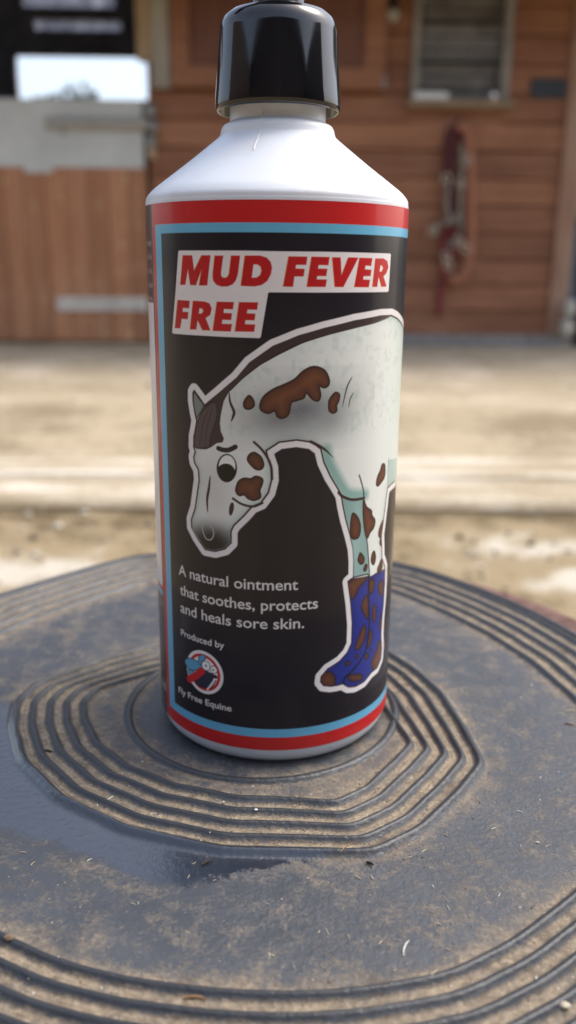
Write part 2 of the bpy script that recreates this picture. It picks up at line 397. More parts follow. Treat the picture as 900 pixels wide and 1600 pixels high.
fill(P([(172, 215), (205, 262), (245, 322), (200, 400), (188, 415), (170, 340), (163, 260)], oh, sh_), (128, 136, 134), 2, outline=DK, ow=.4)
stroke(P([(440, 205), (450, 290), (480, 365), (472, 405), (458, 440)], oh, sh_), .75, DK, taper=2)
stroke(P([(635, 603), (690, 655), (742, 728), (770, 800), (776, 890)], oh, sh_), .7, DK, taper=0)
stroke(P([(472, 1043), (530, 1082), (590, 1102), (640, 1104), (700, 1078)], oh, sh_), .7, DK)
stroke(P([(295, 865), (285, 960), (271, 1050), (275, 1150)], oh, sh_), .8, DK, taper=2)
stroke(P([(467, 1080), (460, 1120), (452, 1172)], oh, sh_), 1.3, DK, taper=2)
stroke(P([(358, 652), (395, 664), (440, 664), (490, 640)], oh, sh_), 1.35, (36, 28, 30))
# muzzle
mz = P([(300, 1390)], oh, sh_)[0]; blob((mz[0], mz[1]-.5), 9.5, 6.6, (36, 32, 34), 1., HC, 2., .05)
stroke(P([(232, 1238), (238, 1300), (262, 1355), (300, 1365), (322, 1320), (305, 1265), (270, 1240), (246, 1245), (236, 1242)], oh, sh_), .35, (176, 170, 166))
stroke(P([(160, 1200), (162, 1290), (215, 1375)], oh, sh_), .25, (150, 145, 142), taper=2)
# eye
def ell(cx, cy_, rx, ry, n=28): return P([(cx+rx*math.cos(2*PI*k/n), cy_+ry*math.sin(2*PI*k/n)) for k in range(n)], oh, sh_)
fill(ell(424, 806, 80, 112), (30, 24, 28), 0); fill(ell(426, 792, 64, 86), (238, 238, 236), 0)
eyec = full(*(lambda r: (r[0], cov(r[1])))(sdf(ell(424, 806, 74, 106)))); fill(ell(416, 842, 74, 72), (16, 14, 18), 0, clip=eyec)
# boots
BM = full(*(lambda r: (r[0], cov(r[1], -.3)))(sdf(boot)))
bp = P([(400, 182), (458, 142), (600, 110), (625, 138), (700, 95), (779, 58), (776, 200), (765, 400), (750, 550), (740, 720), (746, 850), (738, 960), (700, 1050), (640, 1100), (570, 1190), (480, 1240), (410, 1246), (355, 1213), (235, 1238), (160, 1230), (128, 1190), (135, 1135), (200, 1058), (320, 980), (395, 895), (438, 800), (445, 600), (430, 400)], ob_, sb)
fill(bp, (34, 46, 136), 0, clip=BM); breg, bd = sdf(bp); comp(breg, np.exp(-np.clip(-bd, 0, 9)/.9)*.6*(bd < .1), (24, 28, 70), BM)
stroke(P([(458, 140), (600, 110), (625, 138), (700, 95), (779, 58)], ob_, sb), .45, (40, 30, 50))
for q in ([(405, 185), (600, 112), (570, 190), (520, 240), (480, 330), (440, 355), (415, 300)], [(603, 320), (610, 550), (570, 520), (540, 440), (560, 370)],
          [(560, 625), (585, 640), (580, 740), (540, 830), (500, 870), (475, 850), (500, 770), (530, 690)], [(630, 670), (650, 700), (640, 790), (610, 850), (600, 820), (615, 740)],
          [(665, 410), (690, 460), (680, 570), (655, 590), (650, 500)], [(630, 160), (670, 180), (660, 270), (630, 305), (615, 250)], [(735, 170), (760, 200), (750, 320), (720, 300), (710, 230)],
          [(710, 790), (740, 800), (740, 950), (690, 1060), (640, 1040), (650, 960), (690, 880)], [(600, 900), (615, 940), (590, 965), (575, 935)], [(405, 980), (430, 1000), (405, 1030), (380, 1010)],
          [(150, 1110), (240, 1090), (280, 1160), (260, 1235), (160, 1230), (125, 1180)], [(410, 1130), (480, 1110), (550, 1125), (540, 1170), (470, 1185), (415, 1170)],
          [(495, 910), (510, 930), (490, 960), (478, 935)], [(642, 855), (652, 870), (642, 885), (634, 870)], [(735, 500), (745, 660), (720, 650), (725, 560)]):
    fill(P(q, ob_, sb), (84, 46, 34), 3, outline=(34, 28, 50), ow=.55, clip=BM, aa=.2, inner=(116, 70, 46))
stroke(P([(615, 150), (612, 350), (618, 600), (590, 850), (540, 960), (440, 1090), (375, 1150), (360, 1215)], ob_, sb), .8, (14, 14, 44), clip=BM)
# round maker's emblem
lc = np.array(cyl(318.5, 1049.5)); og, sg = (260, 970), 6.43
def ring(r0, c, cc=lc): fill(np.array([[cc[0]+r0*math.cos(a), cc[1]+r0*math.sin(a)] for a in np.linspace(0, 2*PI, 49)[:-1]]), c, 0)
LR = 6.9
lt, lb = cyl(305, 1012), cyl(327, 1086); LR = (lt[1]-lb[1])/2*.985; lc[1] = (lt[1]+lb[1])/2
ring(LR, (232, 228, 228)); ring(LR*.86, (196, 36, 38)); ring(LR*.72, (232, 230, 228))
for q in ([(190, 400), (205, 380), (240, 372), (300, 395), (345, 432), (350, 465), (280, 500), (230, 480), (200, 440)], [(222, 485), (270, 500), (285, 520), (268, 542), (235, 535)], [(325, 380), (350, 338), (385, 348), (398, 380), (358, 405), (350, 440), (328, 425)]):
    fill(P(q, og, sg), (96, 162, 196), 2, outline=(30, 50, 70), ow=.3)
fill(P([(350, 490), (400, 500), (440, 520), (485, 545), (470, 585), (445, 640), (400, 672), (330, 655), (295, 610), (290, 560)], og, sg), (38, 42, 66), 2, outline=(20, 20, 30), ow=.3)
stroke(P([(235, 585), (300, 548), (362, 500)], og, sg), 2.3, (200, 36, 38))
stroke(P([(415, 690), (450, 640), (480, 600)], og, sg), .5, (220, 220, 220)); stroke(P([(440, 685), (475, 640), (500, 600)], og, sg), .4, (40, 36, 40))
for (x, y), r, c in (((400, 450), 1.62, (26, 26, 32)), ((400, 450), 1.4, (235, 235, 235)), ((478, 490), 1.3, (26, 26, 32)), ((478, 490), 1.08, (235, 235, 235)), ((401, 450), .34, (15, 15, 15)), ((472, 491), .3, (15, 15, 15)), ((498, 562), .62, (20, 20, 20))):
    ring(r, c, P([(x, y)], og, sg)[0])
lreg = region(lc-LR, lc+LR, .3); LOGO = np.zeros((NV, NU)); LOGO[lreg[0]:lreg[1], lreg[2]:lreg[3]] = (((fine[None, lreg[2]:lreg[3]]-lc[0])**2+(VA[lreg[0]:lreg[1], None]-lc[1])**2) < (LR+.2)**2)
# half-hidden emblem on the side panel
sc = (cyl(244, 868)[0]-3.2, cyl(246, 866)[1]); ring(5., (196, 60, 60), sc); ring(4.0, (228, 170, 150), sc); ring(2.8, (200, 90, 50), sc)
TAG = ((V > 43.2) & (V < 60.6) & (U > -32.2) & (U < 13.2)).astype(float)*(1-HORSE)

# ------------------------------------------------------------------ the bottle
bottle = empty('dispenser_bottle', (0, 0, 0))
tag(bottle, 'white plastic bottle with black pump collar and horse label, standing upright on the rubber mat', 'bottle')
k = NM('white_plastic'); k.set(Roughness=.36); k.b.inputs['Subsurface Weight'].default_value = .12; k.b.inputs['Subsurface Scale'].default_value = .004
k.color(k.mix(k.math('MULTIPLY', k.ramp(k.noise(60, 6, .6, dist=.5), [(.55, 0.), (.78, 1.)]), .35), (.71, .745, .79), (.56, .55, .53)))
k.bump(k.noise(180, 3), .06, .0004); plastic = k.m
k = NM('black_gloss_plastic'); k.set(Base_Color=(.006, .006, .008, 1), Roughness=.09); k.b.inputs['Specular IOR Level'].default_value = .75
k.rough(k.ramp(k.noise(90, 6, .65), [(.35, .06), (.75, .16)])); k.bump(k.noise(35, 2), .05, .0008); capm = k.m
k = NM('label_print'); k.color(k.attr('ink', True)); k.set(Roughness=.42)
scr = k.noise(40, 8, .7, stretch=(1, 1, .25)); k.rough(k.ramp(scr, [(.3, .34), (.62, .40), (.75, .55)]))
k.b.inputs['Specular IOR Level'].default_value = .28; k.b.inputs['Coat Weight'].default_value = .45; k.b.inputs['Coat Roughness'].default_value = .12
k.bump(k.math('ADD', k.noise(28, 4, .6, stretch=(1, 1, .16)), k.math('MULTIPLY', k.ramp(k.noise(420, 2), [(.66, 0.), (.74, 1.)]), .12)), .16, .0012); printm = k.m

def radz(px, py):
    """radius and height of the silhouette point under a pixel (nearest approach to the bottle's axis)"""
    d = ray(px, py); t = -(CAM[0]*d[0]+CAM[1]*d[1])/(d[0]**2+d[1]**2); p = CAM+d*t
    return math.hypot(p[0], p[1]), p[2]
sil = [radz(*q) for q in ((638, 322), (637.5, 316), (634, 310), (627, 302), (615, 292), (600, 280), (575, 260), (550, 239), (527, 219), (523.5, 213), (522, 206), (519, 200), (513, 196.5), (509.5, 194), (509, 185), (509, 165))]
prof = [(.0, .0015), (.020, .0012), (.030, .0006), (.0325, .0), (.0345, .0006), (.0362, .0024), (.0371, .0046), (.0374, .0062), (.0374, sil[0][1]-.0005)]
prof += [(min(r, .0375), z) for r, z in sil]
rN = sil[-1][0]; zN = sil[-1][1]; prof += [(rN, zN+.02), (rN-.001, zN+.021), (0.0005, zN+.021)]
def soften(pr):
    a = np.array(pr); z0_ = a[8][1]; st = np.array([(.0375, z0_-.004), (.0375, z0_-.002), (.0375, z0_)])
    b = catmull(np.concatenate([st, a[9:-3]]), 4, closed=False); b[:, 0] = np.minimum(b[:, 0], .03752); return [tuple(q) for q in a[:8]]+[tuple(q) for q in b]+[tuple(q) for q in a[-3:]]
mb = MB(); mb.lathe(soften(prof), 160, cap1=True); mb.build('body', plastic, bottle, True)
# collar of the pump
cb = radz(532, 178); ct = radz(527.5, 48)
print('neck', rN, zN, 'collar', cb, ct)
zb = cb[1]; zt = radz(505, 24)[1]; rb_, rt_ = cb[0], ct[0]; rs = radz(478, 8)[0]
pr = [(rN+.0004, zb+.004), (rb_-.0014, zb+.003), (rb_-.0012, zb+.0004), (rb_-.0007, zb), (rb_-.0002, zb+.0004), (rb_, zb+.0014), (rb_-.0001, zb+.004)]
zc = ct[1]
pr += [(rt_+(rb_-rt_)*.5, (zb+zc)/2), (rt_, zc-.001), (rt_-.0002, zc+.0005), (rt_-.0009, zc+.0022), (rt_-.0024, zc+.0036), (rt_-.0048, zc+.0044), (rs+.0012, zc+.0048), (rs, zc+.0050)]
mb = MB(); mb.lathe(pr, 128, cap0=False, cap1=True); mb.build('pump_collar', capm, bottle, True)
zs = zc+.005
mb = MB(); mb.lathe([(rs-.0001, zs-.0005), (rs-.0002, zs+.006), (rs-.0014, zs+.0072), (.0048, zs+.0076), (.0048, zs+.016)], 96, cap0=False); stem = mb.build('pump_stem', capm, bottle, True)
mb = MB(); mb.lathe([(.0048, zs+.0165), (.011, zs+.017), (.0122, zs+.019), (.012, zs+.026), (.010, zs+.028), (.001, zs+.0285)], 64)
mb.tube([(0, 0, zs+.023), (-.018, 0, zs+.024), (-.032, .0, zs+.023), (-.036, 0, zs+.018)], [.006, .0045, .0038, .0034], 20); mb.build('pump_head', capm, bottle, True)
# label, its pieces cut from one grid so that they lie flush
th = UA/1000/RB; RL = RB+.00016
X = np.sin(th)[None, :]*RL*np.ones((NV, 1)); Y = -np.cos(th)[None, :]*RL*np.ones((NV, 1)); Z = VA[:, None]/1000*np.ones((1, NU))
VV = np.stack([X, Y, Z], -1).reshape(-1, 3); CC = art.reshape(-1, 3)
def fm(mask):  # vertex mask -> face mask (closed in u)
    return mask[:-1] > .5
T_ = fm(TITLE); H_ = fm(HORSE) & ~T_; G_ = fm(LOGO) & ~T_ & ~H_; A_ = fm(TAG) & ~T_ & ~H_ & ~G_; BG = ~(T_ | H_ | G_ | A_)
labelo = link('label', gridmesh('label', VV, NU, NV, True, colors=CC, face_mask=BG), printm, bottle)
for nm_, m_ in (('title_panel', T_), ('horse_picture', H_), ('maker_emblem', G_), ('tagline_lettering', A_)):
    link(nm_, gridmesh(nm_, VV, NU, NV, True, colors=CC, face_mask=m_), printm, labelo)
# fine hair stuck to the neck
hair = []
for q in [(411, 168), (410, 178), (408.5, 190), (407, 202), (403, 214), (399, 224), (396, 234)]:
    d = ray(*q); best = None
    for t in np.linspace(.12, .26, 700):
        p = CAM+d*t; r = math.hypot(p[0], p[1]); R_ = np.interp(p[2], [a[1] for a in prof[8:]], [a[0] for a in prof[8:]])
        if r <= R_+.0003: best = p; break
    if best is not None: hair.append(best)
mb = MB(); mb.tube(catmull(hair, 6, closed=False), .00016, 6)
tag(mb.build('hair', simple('pale_hair', (.75, .72, .68), .5, .05)), 'single fine pale hair stuck down the neck of the white bottle', 'hair')

# ------------------------------------------------------------------ rubber mat
c0 = np.array([-4., 0.])
NPH = 1500; ph = np.linspace(0, 2*PI, NPH, endpoint=False)
def polar(pts, win):
    p = np.array(pts, float)-c0; n = len(p); r = np.zeros(NPH)
    for i, a in enumerate(ph):
        dx, dy = math.cos(a), math.sin(a); best = 0
        for k_ in range(n):
            A, B = p[k_], p[(k_+1) % n]; e = B-A; den = dx*e[1]-dy*e[0]
            if abs(den) < 1e-9: continue
            t = (A[0]*e[1]-A[1]*e[0])/den; s = (A[0]*dy-A[1]*dx)/den
            if t > 0 and -1e-6 <= s <= 1+1e-6: best = max(best, t)
        r[i] = best
    w = int(NPH*win/360); kk = np.hanning(2*w+3); kk /= kk.sum()
    return np.convolve(np.concatenate([r[-w-1:], r, r[:w+1]]), kk, 'valid')
rH = polar([(-45, 48), (-66, 32), (-84, 14), (-87, 2), (-83.5, -15), (-75, -35), (-59.5, -53.5), (-38, -67.5), (-13, -75.5), (25, -76.5), (39, -67), (53, -50), (62.5, -36), (61, -15), (58, 8), (52, 25), (43, 41), (26, 60), (-20, 63)], 4.6)
rO = polar([(56, 106), (75, 80), (87, 60), (98, 34), (105, 2), (108, -30), (97, -66), (72, -92), (53, -107), (37, -116), (18, -120), (3, -121), (-12, -120), (-30, -117), (-46, -112), (-63, -103), (-95, -76), (-116, -30), (-119, 20), (-111, 58), (-100, 75), (-80, 97), (-58, 121), (-20, 131), (25, 129)], 5)
spO = 5.25+1.15*(1+np.sin(ph))      # rib pitch, wider at the far side
ribw, ribh = 1.15, 1.25
rows = []   # (r, z, dust, )
def add(r, z, dust): rows.append((r*np.ones(NPH), z*np.ones(NPH), dust*np.ones(NPH)))
def add_rib(center, w=ribw, h=ribh, d_in=.9, d_out=.9, scale=1.):
    for s in (-1.9, -1.5, -1.15, -.85, -.6, -.35, 0., .35, .6, .85, 1.15, 1.5, 1.9):
        zz = h*math.exp(-(abs(s)/.95)**2.3*.9); edge = np.clip((abs(s)-.55)/.9, 0, 1)
        rows.append((center+s*w*scale, zz*np.ones(NPH), np.ones(NPH)*edge*(d_in if s < 0 else d_out)))
for r in np.linspace(1, 42, 34): add(r, 0, .24+.35*(r/42)**8)  # thinner dust; also puts the bottle's contact shade into the disc tone
for s, z in ((43, 0), (43.4, .15), (43.8, .75), (44.2, 1.15), (44.9, 1.3), (45.6, 1.1), (46.0, .7), (46.4, .12), (46.8, 0)): add(s, z, .0 if z > .5 else .7)
base = rH-22.-2.4
for f in np.linspace(.15, 1, 10): rows.append((46.8+(base-46.8)*f, np.zeros(NPH), np.full(NPH, .56+.30*(1-f)**4+.34*f**3)))
for i in range(5):
    cen = rH-22.+5.5*i; w = 1.15 if i < 4 else 1.35
    add_rib(cen, w*1.08, 1.6 if i < 4 else 1.8, .98 if i else .8, .98 if i < 4 else .62)
    if i < 4:
        for f in (.3, .5, .7): rows.append((cen+1.15*1.9+(5.5-2*1.15*1.9)*f, np.full(NPH, .12), np.full(NPH, 1.)))
a = rH+2.7; b = rO-2.4
for f in np.linspace(.02, .98, 46): rows.append((a+(b-a)*f, np.zeros(NPH), .34+.30*math.exp(-f*14)+.42*math.exp(-(1-f)*13)+np.zeros(NPH)))
for i in range(5):
    cen = rO+spO*i; add_rib(cen, 1.25, 1.6, .75 if i == 0 else .95, .95, scale=spO/5.5)
    if i < 4:
        for f in (.3, .5, .7): rows.append((cen+spO/5.5*2.2+(spO-4.4*spO/5.5)*f, np.full(NPH, .1), np.full(NPH, 1.)))
rE = rO+spO*4
for s, z, d in ((3.0, .9, .2), (4.2, 1.2, .05), (5.4, 1.1, .05), (6.4, .5, .05), (6.9, -.6, .1), (7.0, -4, .3), (7.0, -8, .3), (6.0, -8.5, .3)): rows.append((rE+s, np.full(NPH, z), np.full(NPH, d)))
Rr = np.array([r[0] for r in rows]); Zr = np.array([r[1] for r in rows]); Dr = np.array([r[2] for r in rows])
mx = c0[0]+Rr*np.cos(ph)[None]; my = c0[1]+Rr*np.sin(ph)[None]
# gentle waviness of the old rubber
Zr = Zr+.25*np.sin(mx/31+1)*np.sin(my/27)*np.clip((Rr-50)/40, 0, 1)
# wet stain: signed distance to its outline (mm), negative outside
wet_poly = np.array([(-135, -2), (-104, 0), (-90, 4), (-80, 6), (-70, -30), (-30, -62), (30, -70), (42, -66), (30, -75), (14, -81), (2, -85), (-9, -87.5), (-19, -91), (-30, -90), (-37, -87), (-46, -80), (-60, -74.5), (-72, -69), (-90, -64), (-135, -50)], float)
def poly_sd(X, Y, poly):
    d2 = np.full(X.shape, 1e9); ins = np.zeros(X.shape, bool)
    for A, B in zip(poly, np.roll(poly, -1, 0)):
        dx, dy = B-A; t = np.clip(((X-A[0])*dx+(Y-A[1])*dy)/(dx*dx+dy*dy), 0, 1)
        d2 = np.minimum(d2, (X-A[0]-t*dx)**2+(Y-A[1]-t*dy)**2)
        if abs(dy) > 1e-9: ins ^= (((A[1] <= Y) != (B[1] <= Y)) & (X < A[0]+(Y-A[1])*dx/dy))
    return np.where(ins, 1, -1)*np.sqrt(d2)
wet = np.clip(poly_sd(mx, my, wet_poly)/6, -1, 1)
wet = np.minimum(wet, np.clip((Rr-rH[None]+.6)/1.2, -1, 1))
VM = np.stack([mx/1000, my/1000, Zr/1000], -1).reshape(-1, 3)
me = gridmesh('rubber_mat', VM, NPH, len(rows), True, attrs={'dust': Dr.ravel(), 'wet': wet.ravel()})
me.polygons.foreach_set('use_smooth', np.ones(len(me.polygons), dtype=bool))
bm = bmesh.new(); bm.from_mesh(me); bm.verts.ensure_lookup_table()
bm.faces.new([bm.verts[i] for i in range(NPH)]); bm.to_mesh(me); bm.free()
k = NM('dusty_rubber')
dn = k.noise(140, 8, .72); dn2 = k.noise(26, 6, .6); fineN = k.noise(900, 5, .75); spk = k.noise(420, 3, .6)
dust = k.attr('dust')
wn = k.math('ADD', k.attr('wet'), k.math('MULTIPLY', k.math('SUBTRACT', k.noise(150, 9, .78), .5), 2.4))
wetm = k.ramp(wn, [(.35, 0.), (.75, 1.)])
t = k.math('ADD', dust, k.math('MULTIPLY', k.math('SUBTRACT', dn, .5), 1.7)); t = k.math('ADD', t, k.math('MULTIPLY', k.math('SUBTRACT', dn2, .5), .55))
t = k.math('ADD', t, k.math('MULTIPLY', k.math('SUBTRACT', fineN, .5), 1.3))
dm = k.ramp(t, [(.34, 0.), (1.0, 1.)])
dm = k.math('MULTIPLY', dm, k.math('SUBTRACT', 1., k.math('MULTIPLY', wetm, .93)))
rub = k.mix(k.noise(60, 5), (.032, .036, .043), (.060, .066, .076))
rub = k.mix(1., rub, k.ramp(k.math('ADD', dust, k.math('MULTIPLY', k.math('SUBTRACT', dn, .5), .3)), [(.05, .50), (.38, 1.12)]), 'MULTIPLY')
rub = k.mix(wetm, rub, (.020, .026, .038))
dc = k.ramp(k.noise(500, 6, .8), [(.3, (.13, .10, .07)), (.5, (.26, .205, .14)), (.72, (.43, .355, .255))])
dc = k.mix(k.ramp(k.noise(75, 7, .7), [(.52, 0.), (.66, .75)]), dc, (.085, .06, .04))
k.color(k.mix(dm, rub, dc))
k.rough(k.mix(wetm, k.mix(dm, (.46, .46, .46), (.9, .9, .9)), (.17, .17, .17)))
hh = k.math('ADD', k.math('MULTIPLY', k.math('MULTIPLY', fineN, dm), 1.0), k.math('MULTIPLY', k.noise(520, 3, .6), .7))
k.b.inputs['IOR'].default_value = 1.55; k.l(wetm, k.b.inputs['Coat Weight']); k.b.inputs['Coat Roughness'].default_value = .17; k.b.inputs['Coat IOR'].default_value = 1.5
k.bump(hh, .7, .0007); matm = k.m
mat = link('rubber_mat', me, matm); tag(mat, 'round black rubber mat with raised ribs, dusty grooves and a wet stain, under the bottle', 'mat')

def mat_height(x, y):   # mm
    p = np.array([x, y])-c0; r = math.hypot(*p); a = int((math.atan2(p[1], p[0]) % (2*PI))/(2*PI)*NPH) % NPH
    return np.interp(r, Rr[:, a], Zr[:, a]), np.interp(r, Rr[:, a], Dr[:, a]), np.interp(r, Rr[:, a], wet[:, a]), rE[a]+4 > r
# grit: thousands of crumbs, mostly in the grooves
bm = bmesh.new(); cols = []
cnt = 0; tries = 0
while cnt < 9000 and tries < 60000:
    tries += 1
    x = random.uniform(-135, 130); y = random.uniform(-135, 150)
    if math.hypot(x, y) < 36: continue
    h, d, w_, ok = mat_height(x, y)
    if not ok or w_ > .15: continue
    if random.random() > (d**3)*1.0+.035: continue
    s = random.lognormvariate(-1.45, .45); s = min(s, .8)
    if y > 60: s *= 1.3
    M_ = Matrix.Translation((x/1000, y/1000, (h+s*.25)/1000)) @ Matrix.Rotation(random.uniform(0, 6.28), 4, 'Z') @ Matrix.Rotation(random.uniform(0, 3), 4, 'X') @ Matrix.Diagonal((s*random.uniform(.6, 1.5)/1000, s*random.uniform(.6, 1.2)/1000, s*.6/1000, 1))
    r = bmesh.ops.create_icosphere(bm, subdivisions=1, radius=.6, matrix=M_) if False else None
    o6 = [Vector(q) for q in ((.6, 0, 0), (-.5, 0, .1), (0, .6, 0), (.1, -.55, 0), (0, 0, .5), (0, .1, -.5))]
    vs = [bm.verts.new(M_ @ q) for q in o6]
    for f in ((0, 2, 4), (2, 1, 4), (1, 3, 4), (3, 0, 4), (2, 0, 5), (1, 2, 5), (3, 1, 5), (0, 3, 5)): bm.faces.new([vs[i] for i in f])
    cnt += 1
me = bpy.data.meshes.new('grit'); bm.to_mesh(me); bm.free()
k = NM('grit'); gi = k.n('ShaderNodeNewGeometry'); k.color(k.ramp(gi.outputs['Random Per Island'], [(0., (.10, .07, .05)), (.35, (.26, .20, .14)), (.8, (.40, .33, .24)), (.97, (.7, .66, .58))])); k.set(Roughness=.9)
grit = link('grit', me, k.m); tag(grit, 'sandy grit and crumbs lying in the grooves of the black rubber mat', 'grit', kind='stuff')

# straw chips: traced positions (px), length mm, angle
strawm = simple('straw', (.62, .52, .34), .6, .2, 300); palem = simple('pale_straw', (.80, .80, .66), .5, .1, 300); darkm = simple('dark_chip', (.05, .035, .025), .8, .2, 300); brownm = simple('brown_chip', (.30, .17, .08), .7, .3, 300)
def chip(px, py, L_, ang, w=.22, m=strawm, name='straw_chip', bend=.1, lift=.2):
    p = onplane(px, py)*1000; h = mat_height(p[0], p[1])[0]
    d = Vector((math.cos(ang), math.sin(ang), 0)); n = Vector((-d.y, d.x, 0)); mb = MB(); pts = []
    for f in (-1, -.5, 0, .5, 1): pts.append(Vector((p[0], p[1], h+w*.5+lift*(f+1)*.5))/1000+d*(f*L_/2000)+n*(bend*L_*(1-f*f)/1000))
    mb.tube(pts, [w*.35/1000, w*.5/1000, w*.5/1000, w*.45/1000, w*.15/1000], 6, flat=.5); return mb.build(name, m)
big = [((635, 1484), 4.6, 1.15, .5, palem, 'long pale green-white straw sliver lying alone on the right front of the mat', 'straw_sliver'),
       ((172, 1240+50-40), 3.0, .9, .35, palem, 'short white straw sliver lying on the wet edge left of the hexagonal ribs', 'straw_sliver'),
       ((85, 951), 8.0, .35, .8, strawm, 'yellow straw lying across the far left grooves beside the bottle', 'straw_sliver'),
       ((75, 1252-75), 3.5, -.3, .8, darkm, 'dark crumb on the wet rubber at the left edge of the photo', 'crumb'),
       ((545, 1230+103), 6.0, .7, .4, brownm, 'thin curled brown stalk across the front rib of the hexagonal ring', 'stalk'),
       ((305, 1565), 5.0, -.1, .8, brownm, 'orange brown wood chip in the front grooves of the mat', 'wood_chip'),
       ((578, 1352), 2.2, -.6, .9, darkm, 'black crumb on damp rubber right of centre in front of the ribs', 'crumb'),
       ((323, 1351), 2.5, .5, 1.0, darkm, 'dark seed on the wet stain in front of the bottle', 'seed'),
       ((892, 1287-175), 4.0, .1, .4, strawm, 'thin straw piece at the right edge of the mat top', 'straw_sliver'),
       ((450+440, 1287-155+2), 3.5, -.5, .5, brownm, 'short brown stalk at the right edge of the mat top', 'stalk')]
for (px, py), L_, a_, w_, m_, lab, nm_ in big: tag(chip(px, py, L_, a_, w_, m_, nm_), lab, nm_.replace('_', ' '))
small = [(303, 1349), (335, 1376), (418, 1413), (560, 1372), (674, 1428), (676, 1386), (685, 1446), (512, 1456), (498, 1458), (620, 1470), (780, 1399), (700, 1420), (860, 1318), (857, 1323), (771, 1295), (812, 1269), (640, 1340), (660, 1312), (662, 1330), (582, 1372), (590, 1388), (208, 1413), (216, 1412), (110, 1345), (36, 1333), (420, 1495), (424, 1493), (870, 1415), (866, 1520), (700, 1485), (595, 1475), (545, 1466), (295, 1370), (140, 1345), (52, 1350), (460, 1512), (678, 1530), (830, 1070), (590, 1205), (240, 1273), (600, 1255), (470, 1262), (390, 990), (690, 1120), (712, 1160), (770, 1080), (660, 985), (690, 950), (115, 998)]
for i, (px, py) in enumerate(small):
    o = chip(px, py, random.uniform(.8, 2.0), random.uniform(0, PI), random.uniform(.16, .34), random.choice([strawm, strawm, palem, brownm]), 'straw_chip', random.uniform(-.15, .15))
    tag(o, 'tiny pale straw chip scattered on the dusty black rubber mat', 'straw chip', 'straw chips scattered over the mat')
# pale pebble near the lower right corner
def pebble(px, py, s, lab, m_):
    p = onplane(px, py)*1000; h = mat_height(p[0], p[1])[0]; bm_ = bmesh.new(); bmesh.ops.create_icosphere(bm_, subdivisions=3, radius=1)
    for v in bm_.verts: v.co *= 1+.25*mnoise.noise(v.co*1.3+Vector((px, py, 0))); v.co = Vector((v.co.x*s*1.2+p[0], v.co.y*s*.9+p[1], v.co.z*s*.6+h+s*.4))/1000
    me_ = bpy.data.meshes.new('pebble'); bm_.to_mesh(me_); bm_.free(); tag(link('pebble', me_, m_, smooth=True), lab, 'pebble')
stonem = simple('pebble_stone', (.44, .38, .29), .8, .2, 900)
pebble(882, 1577, .9, 'pale rounded pebble in the front grooves at the lower right corner', stonem)
pebble(840, 1317, .4, 'small tan pebble on the right part of the mat top', stonem)
pebble(400, 1273-1, .4, 'small white crumb of stone between the ribs in front of the bottle', simple('white_stone', (.8, .8, .78), .7, .1))
pebble(15, 1475, .9, 'brown crumb of soil beside the rib at the lower left edge', simple('soil_crumb', (.16, .11, .07), .9, .3, 900))

# ------------------------------------------------------------------ rusty drum under the mat
drum = empty('steel_drum', (.008, .030, -.34))
tag(drum, 'rusty round steel drum standing in the yard under the rubber mat', 'drum')
k = NM('rusty_steel'); f = k.noise(90, 8, .7); g = k.noise(12, 4)
k.color(k.ramp(f, [(.25, (.05, .025, .02)), (.45, (.12, .06, .045)), (.6, (.20, .115, .09)), (.75, (.24, .19, .18))])); k.set(Roughness=.85); k.bump(f, .8, .001); rust = k.m
cx, cyy = .008, .030; RD = .1440
mb = MB(); mb.lathe([(.143, -.34), (.1425, -.335), (.1425, -.25), (.145, -.243), (.1425, -.236), (.1425, -.15), (.145, -.143), (.1425, -.136), (.1425, -.02)], 96, (cx, cyy), cap0=True, cap1=False); mb.build('drum_wall', rust, drum, True)
mb = MB(); mb.lathe([(.0005, -.0092), (.135, -.0092), (RD-.004, -.0090), (RD-.001, -.0082), (RD, -.0095), (RD+.0004, -.013), (RD-.001, -.0195), (RD-.0025, -.021)], 96, (cx, cyy), cap0=True, cap1=False); mb.build('drum_lid', rust, drum, True)

# ------------------------------------------------------------------ ground
def ground_mat(name, c_dark, c_mid, c_pale, attrname='pale', scale=6):
    k = NM(name); f = k.noise(scale, 8, .65, stretch=(1, 1, 1)); f2 = k.noise(scale*9, 6, .7)
    t = k.math('ADD', k.attr(attrname), k.math('MULTIPLY', k.math('SUBTRACT', f, .5), 1.9)); t = k.math('ADD', t, k.math('MULTIPLY', k.math('SUBTRACT', f2, .5), 1.0))
    k.color(k.ramp(t, [(.05, c_dark), (.42, c_mid), (.62, c_mid), (.95, c_pale)])); k.set(Roughness=.92); k.b.inputs['Specular IOR Level'].default_value = .2
    k.bump(f2, .5, .01); return k.m
def sheet(name, x0, x1, y0, y1, z, nx, ny, fn, m, under=None):
    xs = np.linspace(x0, x1, nx); ys = np.linspace(y0, y1, ny); Xg, Yg = np.meshgrid(xs, ys)
    a_ = np.array([[fn(x, y) for x in xs] for y in ys]); zz = np.array([[z+.004*mnoise.noise(Vector((x*2, y*2, 0))) for x in xs] for y in ys])
    me = gridmesh(name, np.stack([Xg, Yg, zz], -1).reshape(-1, 3), nx, ny, attrs={'pale': a_.ravel()})
    o = link(name, me, m); tag(o, kind='structure'); return o
def el(x, y, cx, cy, rx, ry): return math.exp(-(((x-cx)/rx)**2+((y-cy)/ry)**2))
def near_fn(x, y):
    v = .30
    v += .75*el(x, y, -.42, 1.06, .17, .085)+.35*el(x, y, -.20, 1.09, .10, .05)+.7*el(x, y, .50, 1.02, .13, .06)+.6*el(x, y, .42, 1.22, .12, .09)+.35*el(x, y, .58, 1.12, .1, .12)
    v -= .25*el(x, y, 0, 1.42, 9, .07)  # kerb's shadow line put into the ground tone along its foot
    return v
